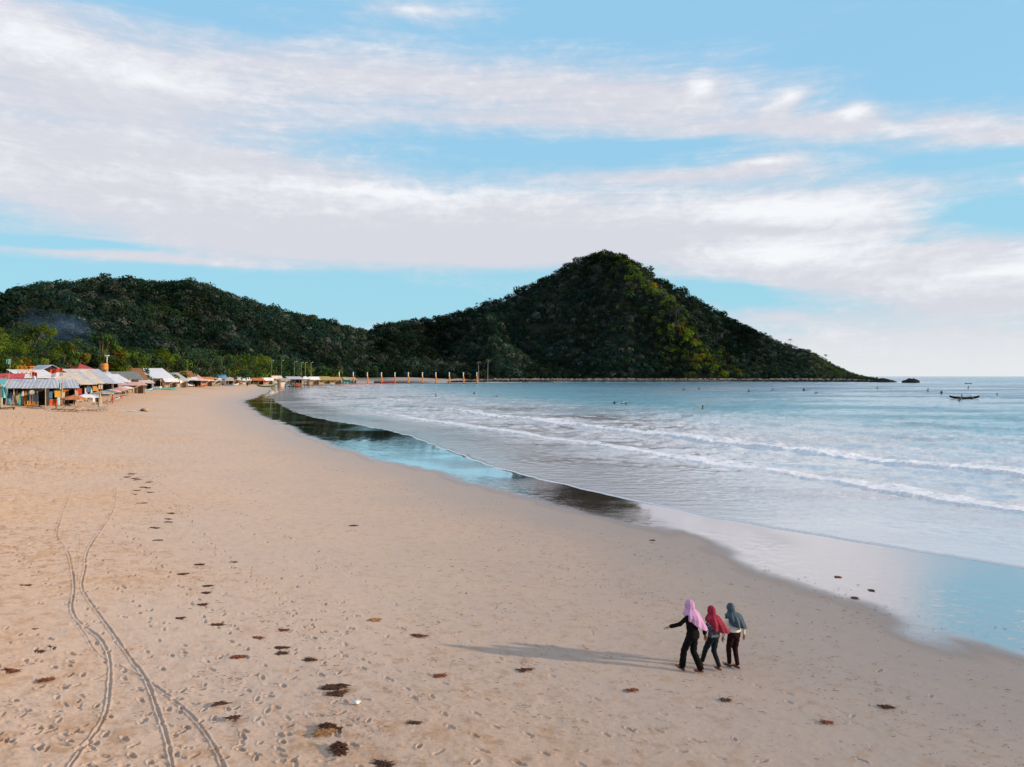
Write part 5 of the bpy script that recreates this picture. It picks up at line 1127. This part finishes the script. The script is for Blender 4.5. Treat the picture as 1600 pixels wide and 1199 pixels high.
# ------------------------------------------------------------------ seaweed, shell and small litter
M_weed = pmat('brown seaweed', (.075, .026, .010), .55, .35, 30, col2=(.022, .012, .008)); M_weed2 = pmat('tan dried weed', (.32, .18, .08), .8, .25, 30)
def weed_mesh(L, W, H, n, rnd, lk=1):
    mb = MB()
    for k in range(n):
        if k % (26 if lk == 1 else 9) == 0: lx, ly, lr = rnd.gauss(0, .30), rnd.gauss(0, .34), rnd.uniform(.12, .42)
        r = rnd.random() ** .6; a = rnd.uniform(0, 6.28); x, y = (lx + r * lr * math.cos(a)) * L * .62, (ly + r * lr * math.sin(a)) * W * .62; hh = H * (1 - r * r) * lr * 2.2
        d = rnd.uniform(-1.2, 1.2); ll = rnd.uniform(.05, .16) * (1 + L) * lk; pts = []
        for j in range(4): pts.append((x + math.cos(d) * ll * (j / 3 - .5), y + math.sin(d) * ll * (j / 3 - .5), .006 + hh * rnd.uniform(.3, 1.0) * (1 - abs(j / 1.5 - 1) * .5))); d += rnd.uniform(-.5, .5)
        mb.tube(pts, [.004, .010, .010, .003], 4)
    return mb
WD = [(523, 1075, .62, .13, 'long weed tuft with a pointed left end, upper of a touching pair'), (527, 1085, .34, .14, 'dark weed lump right under the long pointed tuft'), (512, 1138, .42, .18, 'forked weed clump below the white shell'), (527, 1172, .42, .30, 'largest and lowest weed clump near the bottom edge'), (485, 1032, .20, .12, 'compact round weed clump'), (440, 1014, .24, .10, 'upper weed clump of the pair right of the wheel tracks'),
      (440, 1022, .20, .08, 'lower weed clump of the pair right of the wheel tracks'), (400, 998, .30, .08, 'flat reddish weed patch'), (333, 978, .32, .08, 'thin dark weed streak'), (318, 946, .20, .10, 'small dark weed clump beside the wheel tracks'), (324, 928, .30, .08, 'dark weed strip above the small clump beside the tracks'), (324, 917, .26, .06, 'narrow weed strip second from the top of its column'), (311, 883, .22, .08, 'weed scrap at the head of the column beside the tracks'), (365, 880, .18, .10, 'lone weed lump right of the column'),
      (246, 846, .40, .12, 'wide dark weed strip, left of the far tide line'), (240, 852, .3, .08, 'weed scrap just under the wide dark strip'), (267, 803, .34, .10, 'far weed lump on the tide line'), (262, 812, .3, .08, 'weed streak under the far lump on the tide line'), (820, 1048, .30, .08, 'slanting weed sprig under the long shadow'), (655, 994, .28, .07, 'reddish weed sprig above the shadow tip'), (594, 1195, .30, .10, 'weed clump cut by the bottom edge of the photo'), (553, 822, .26, .10, 'lone weed lump in the middle of the bare sand'),
      (1133, 1095, .12, .08, 'small orange brown weed lump below the walking women'), (1385, 1106, .16, .08, 'flat dark weed tuft near the right side'), (35, 916, .40, .08, 'weed streak near the left edge'), (75, 1013, .22, .08, 'dark red weed scrap left of the wheel tracks'), (1335, 935, .12, .07, 'left of two dark bits lying on the wet mirror sand'), (1362, 923, .11, .07, 'right of two dark bits lying on the wet mirror sand'), (648, 1132, .2, .05, 'curled weed wisp low in the middle'), (60, 1020, .2, .06, 'small weed scrap close to the left edge'),
      (232, 770, .45, .08, 'far weed strip, highest of the dark ones on the tide line'), (222, 762, .4, .08, 'far weed strip beside the highest one on the tide line'), (212, 748, .4, .08, 'weed scrap highest up the beach near the old footprints'), (1020, 845, .14, .06, 'dark scrap at the edge of the dark reflection'), (1310, 902, .14, .05, 'reddish scrap on the wet sand under the bright reflection')]
M_weedr = pmat('reddish seaweed', (.20, .055, .02), .6, .35, 30, col2=(.05, .018, .01))
for i, (px, py, L) in enumerate([(206, 741, .3), (201, 746, .4), (214, 750, .3), (234, 754, .4), (230, 763, .45), (213, 767, .4), (207, 773, .35), (222, 787, .4), (240, 826, .4), (262, 817, .35), (286, 898, .25), (280, 968, .25), (344, 1102, .2), (365, 1123, .2)]):
    WD.append((px, py, L, .09, 'small dark weed scrap on the left tide line, %s from its far end' % ORD[i]))
for i, (px, py, L) in enumerate([(18, 1050, .25), (55, 985, .22), (70, 1064, .25), (371, 1028, .3), (445, 986, .3), (688, 1057, .2), (988, 1080, .12), (1290, 1130, .10)]):
    WD.append((px, py, L, .06, 'thin reddish weed wisp on open sand, %s wisp from the left' % ORD[i]))
for i, (px, py, L, W, lb) in enumerate(WD):
    x, y = hit(px, py); rnd = random.Random(i); big = L > .38 and W > .11; o = weed_mesh(L, W * 1.2, .03 + W * (.35 if big else .15), int(60 + 260 * L) if big else int(16 + 90 * L), rnd, 1 if big else 1.7).build('seaweed_clump', M_weedr if 'reddish' in lb else M_weed); o.location = (x, y, g(x, y) + .01); o.rotation_euler = (0, 0, rnd.uniform(-.35, .35))
    tag(o, lb, 'seaweed', 'clumps of seaweed on the sand')
for px, py, lb in ((582, 971, 'pale tan weed patch high in the middle of the sand'), (505, 1145, 'tan weed mat left of the forked dark clump')):
    x, y = hit(px, py); o = weed_mesh(.4, .22, .03, 150, random.Random(px)).build('seaweed_clump', M_weed2); o.location = (x, y, g(x, y) + .01); tag(o, lb, 'seaweed', 'clumps of seaweed on the sand')
x, y = hit(556, 1101); v, f = rock_unit(np.random.default_rng(21), 3); v = v * (1 + .35 * np.sin(v[:, :1] * 9) * np.cos(v[:, 1:2] * 8)) * np.array([.085, .055, .05])
o = npmesh('coral_piece', v, f, M_white); o.location = (x, y, g(x, y) + .03); tag(o, 'white piece of coral beside the dark weed lumps', 'coral')
mb_ = [MB(), MB(), MB()]; rnd = random.Random(5); gx, gy = [], []
for k in range(4700):
    u = rnd.random()
    if k > 3600:
        q = rnd.choice(WD); px, py = q[0] + rnd.gauss(0, 17), q[1] + rnd.gauss(0, 7)
    elif u < .30: px, py = rnd.uniform(0, 1600), 1215 - 560 * rnd.random() ** 1.3
    elif u < .52:      # tide lines
        q = rnd.random(); a, b_, s = rnd.choice([((190, 650), (560, 1190), 26), ((560, 730), (1600, 1150), 14), ((500, 700), (1600, 1199), 30), ((260, 690), (900, 1199), 40)]); px = a[0] + (b_[0] - a[0]) * q + rnd.gauss(0, s); py = a[1] + (b_[1] - a[1]) * q + rnd.gauss(0, s * .4)
    elif u < .8: px, py = rnd.gauss(900, 260), rnd.gauss(960, 100)
    else: px, py = rnd.uniform(0, 420), rnd.uniform(660, 1210)
    if py < 640: continue
    Yv = (CH - .9) * F / (py - HZ); gx.append(((px - 800) / F * Yv, Yv))
gx = np.array(gx); zz = profile(Dland(gx[:, 0], gx[:, 1])); dmm = None
for (x, y), z in zip(gx, zz):
    if z < .16: continue
    L = rnd.uniform(.012, .085) * (1.6 if rnd.random() < .12 else 1) * (1 + y / 60); a = rnd.gauss(-.15, .55); dx, dy = math.cos(a) * L / 2, math.sin(a) * L / 2; r = rnd.uniform(.0015, .0045) * (1 + y / 45)
    mb_[0 if rnd.random() < .4 else 1 if rnd.random() < .85 else 2].tube([(x - dx, y - dy, z + .012), (x + rnd.uniform(-.3, .3) * L, y + rnd.uniform(-.3, .3) * L, z + .025), (x + dx, y + dy, z + .012)], [r * .4, r, r * .4], 4)
for q, (mt, lb, nm) in enumerate(((M_weed, 'dark weed scraps and twigs strewn over the sand', 'seaweed_litter'), (M_weed2, 'reddish tan dried weed bits strewn over the sand', 'dried_litter'), (pmat('grey pebble', (.25, .25, .26), .7), 'small grey bits strewn over the sand', 'pebble_litter'))): tag(mb_[q].build(nm, mt), lb, 'litter', kind='stuff')
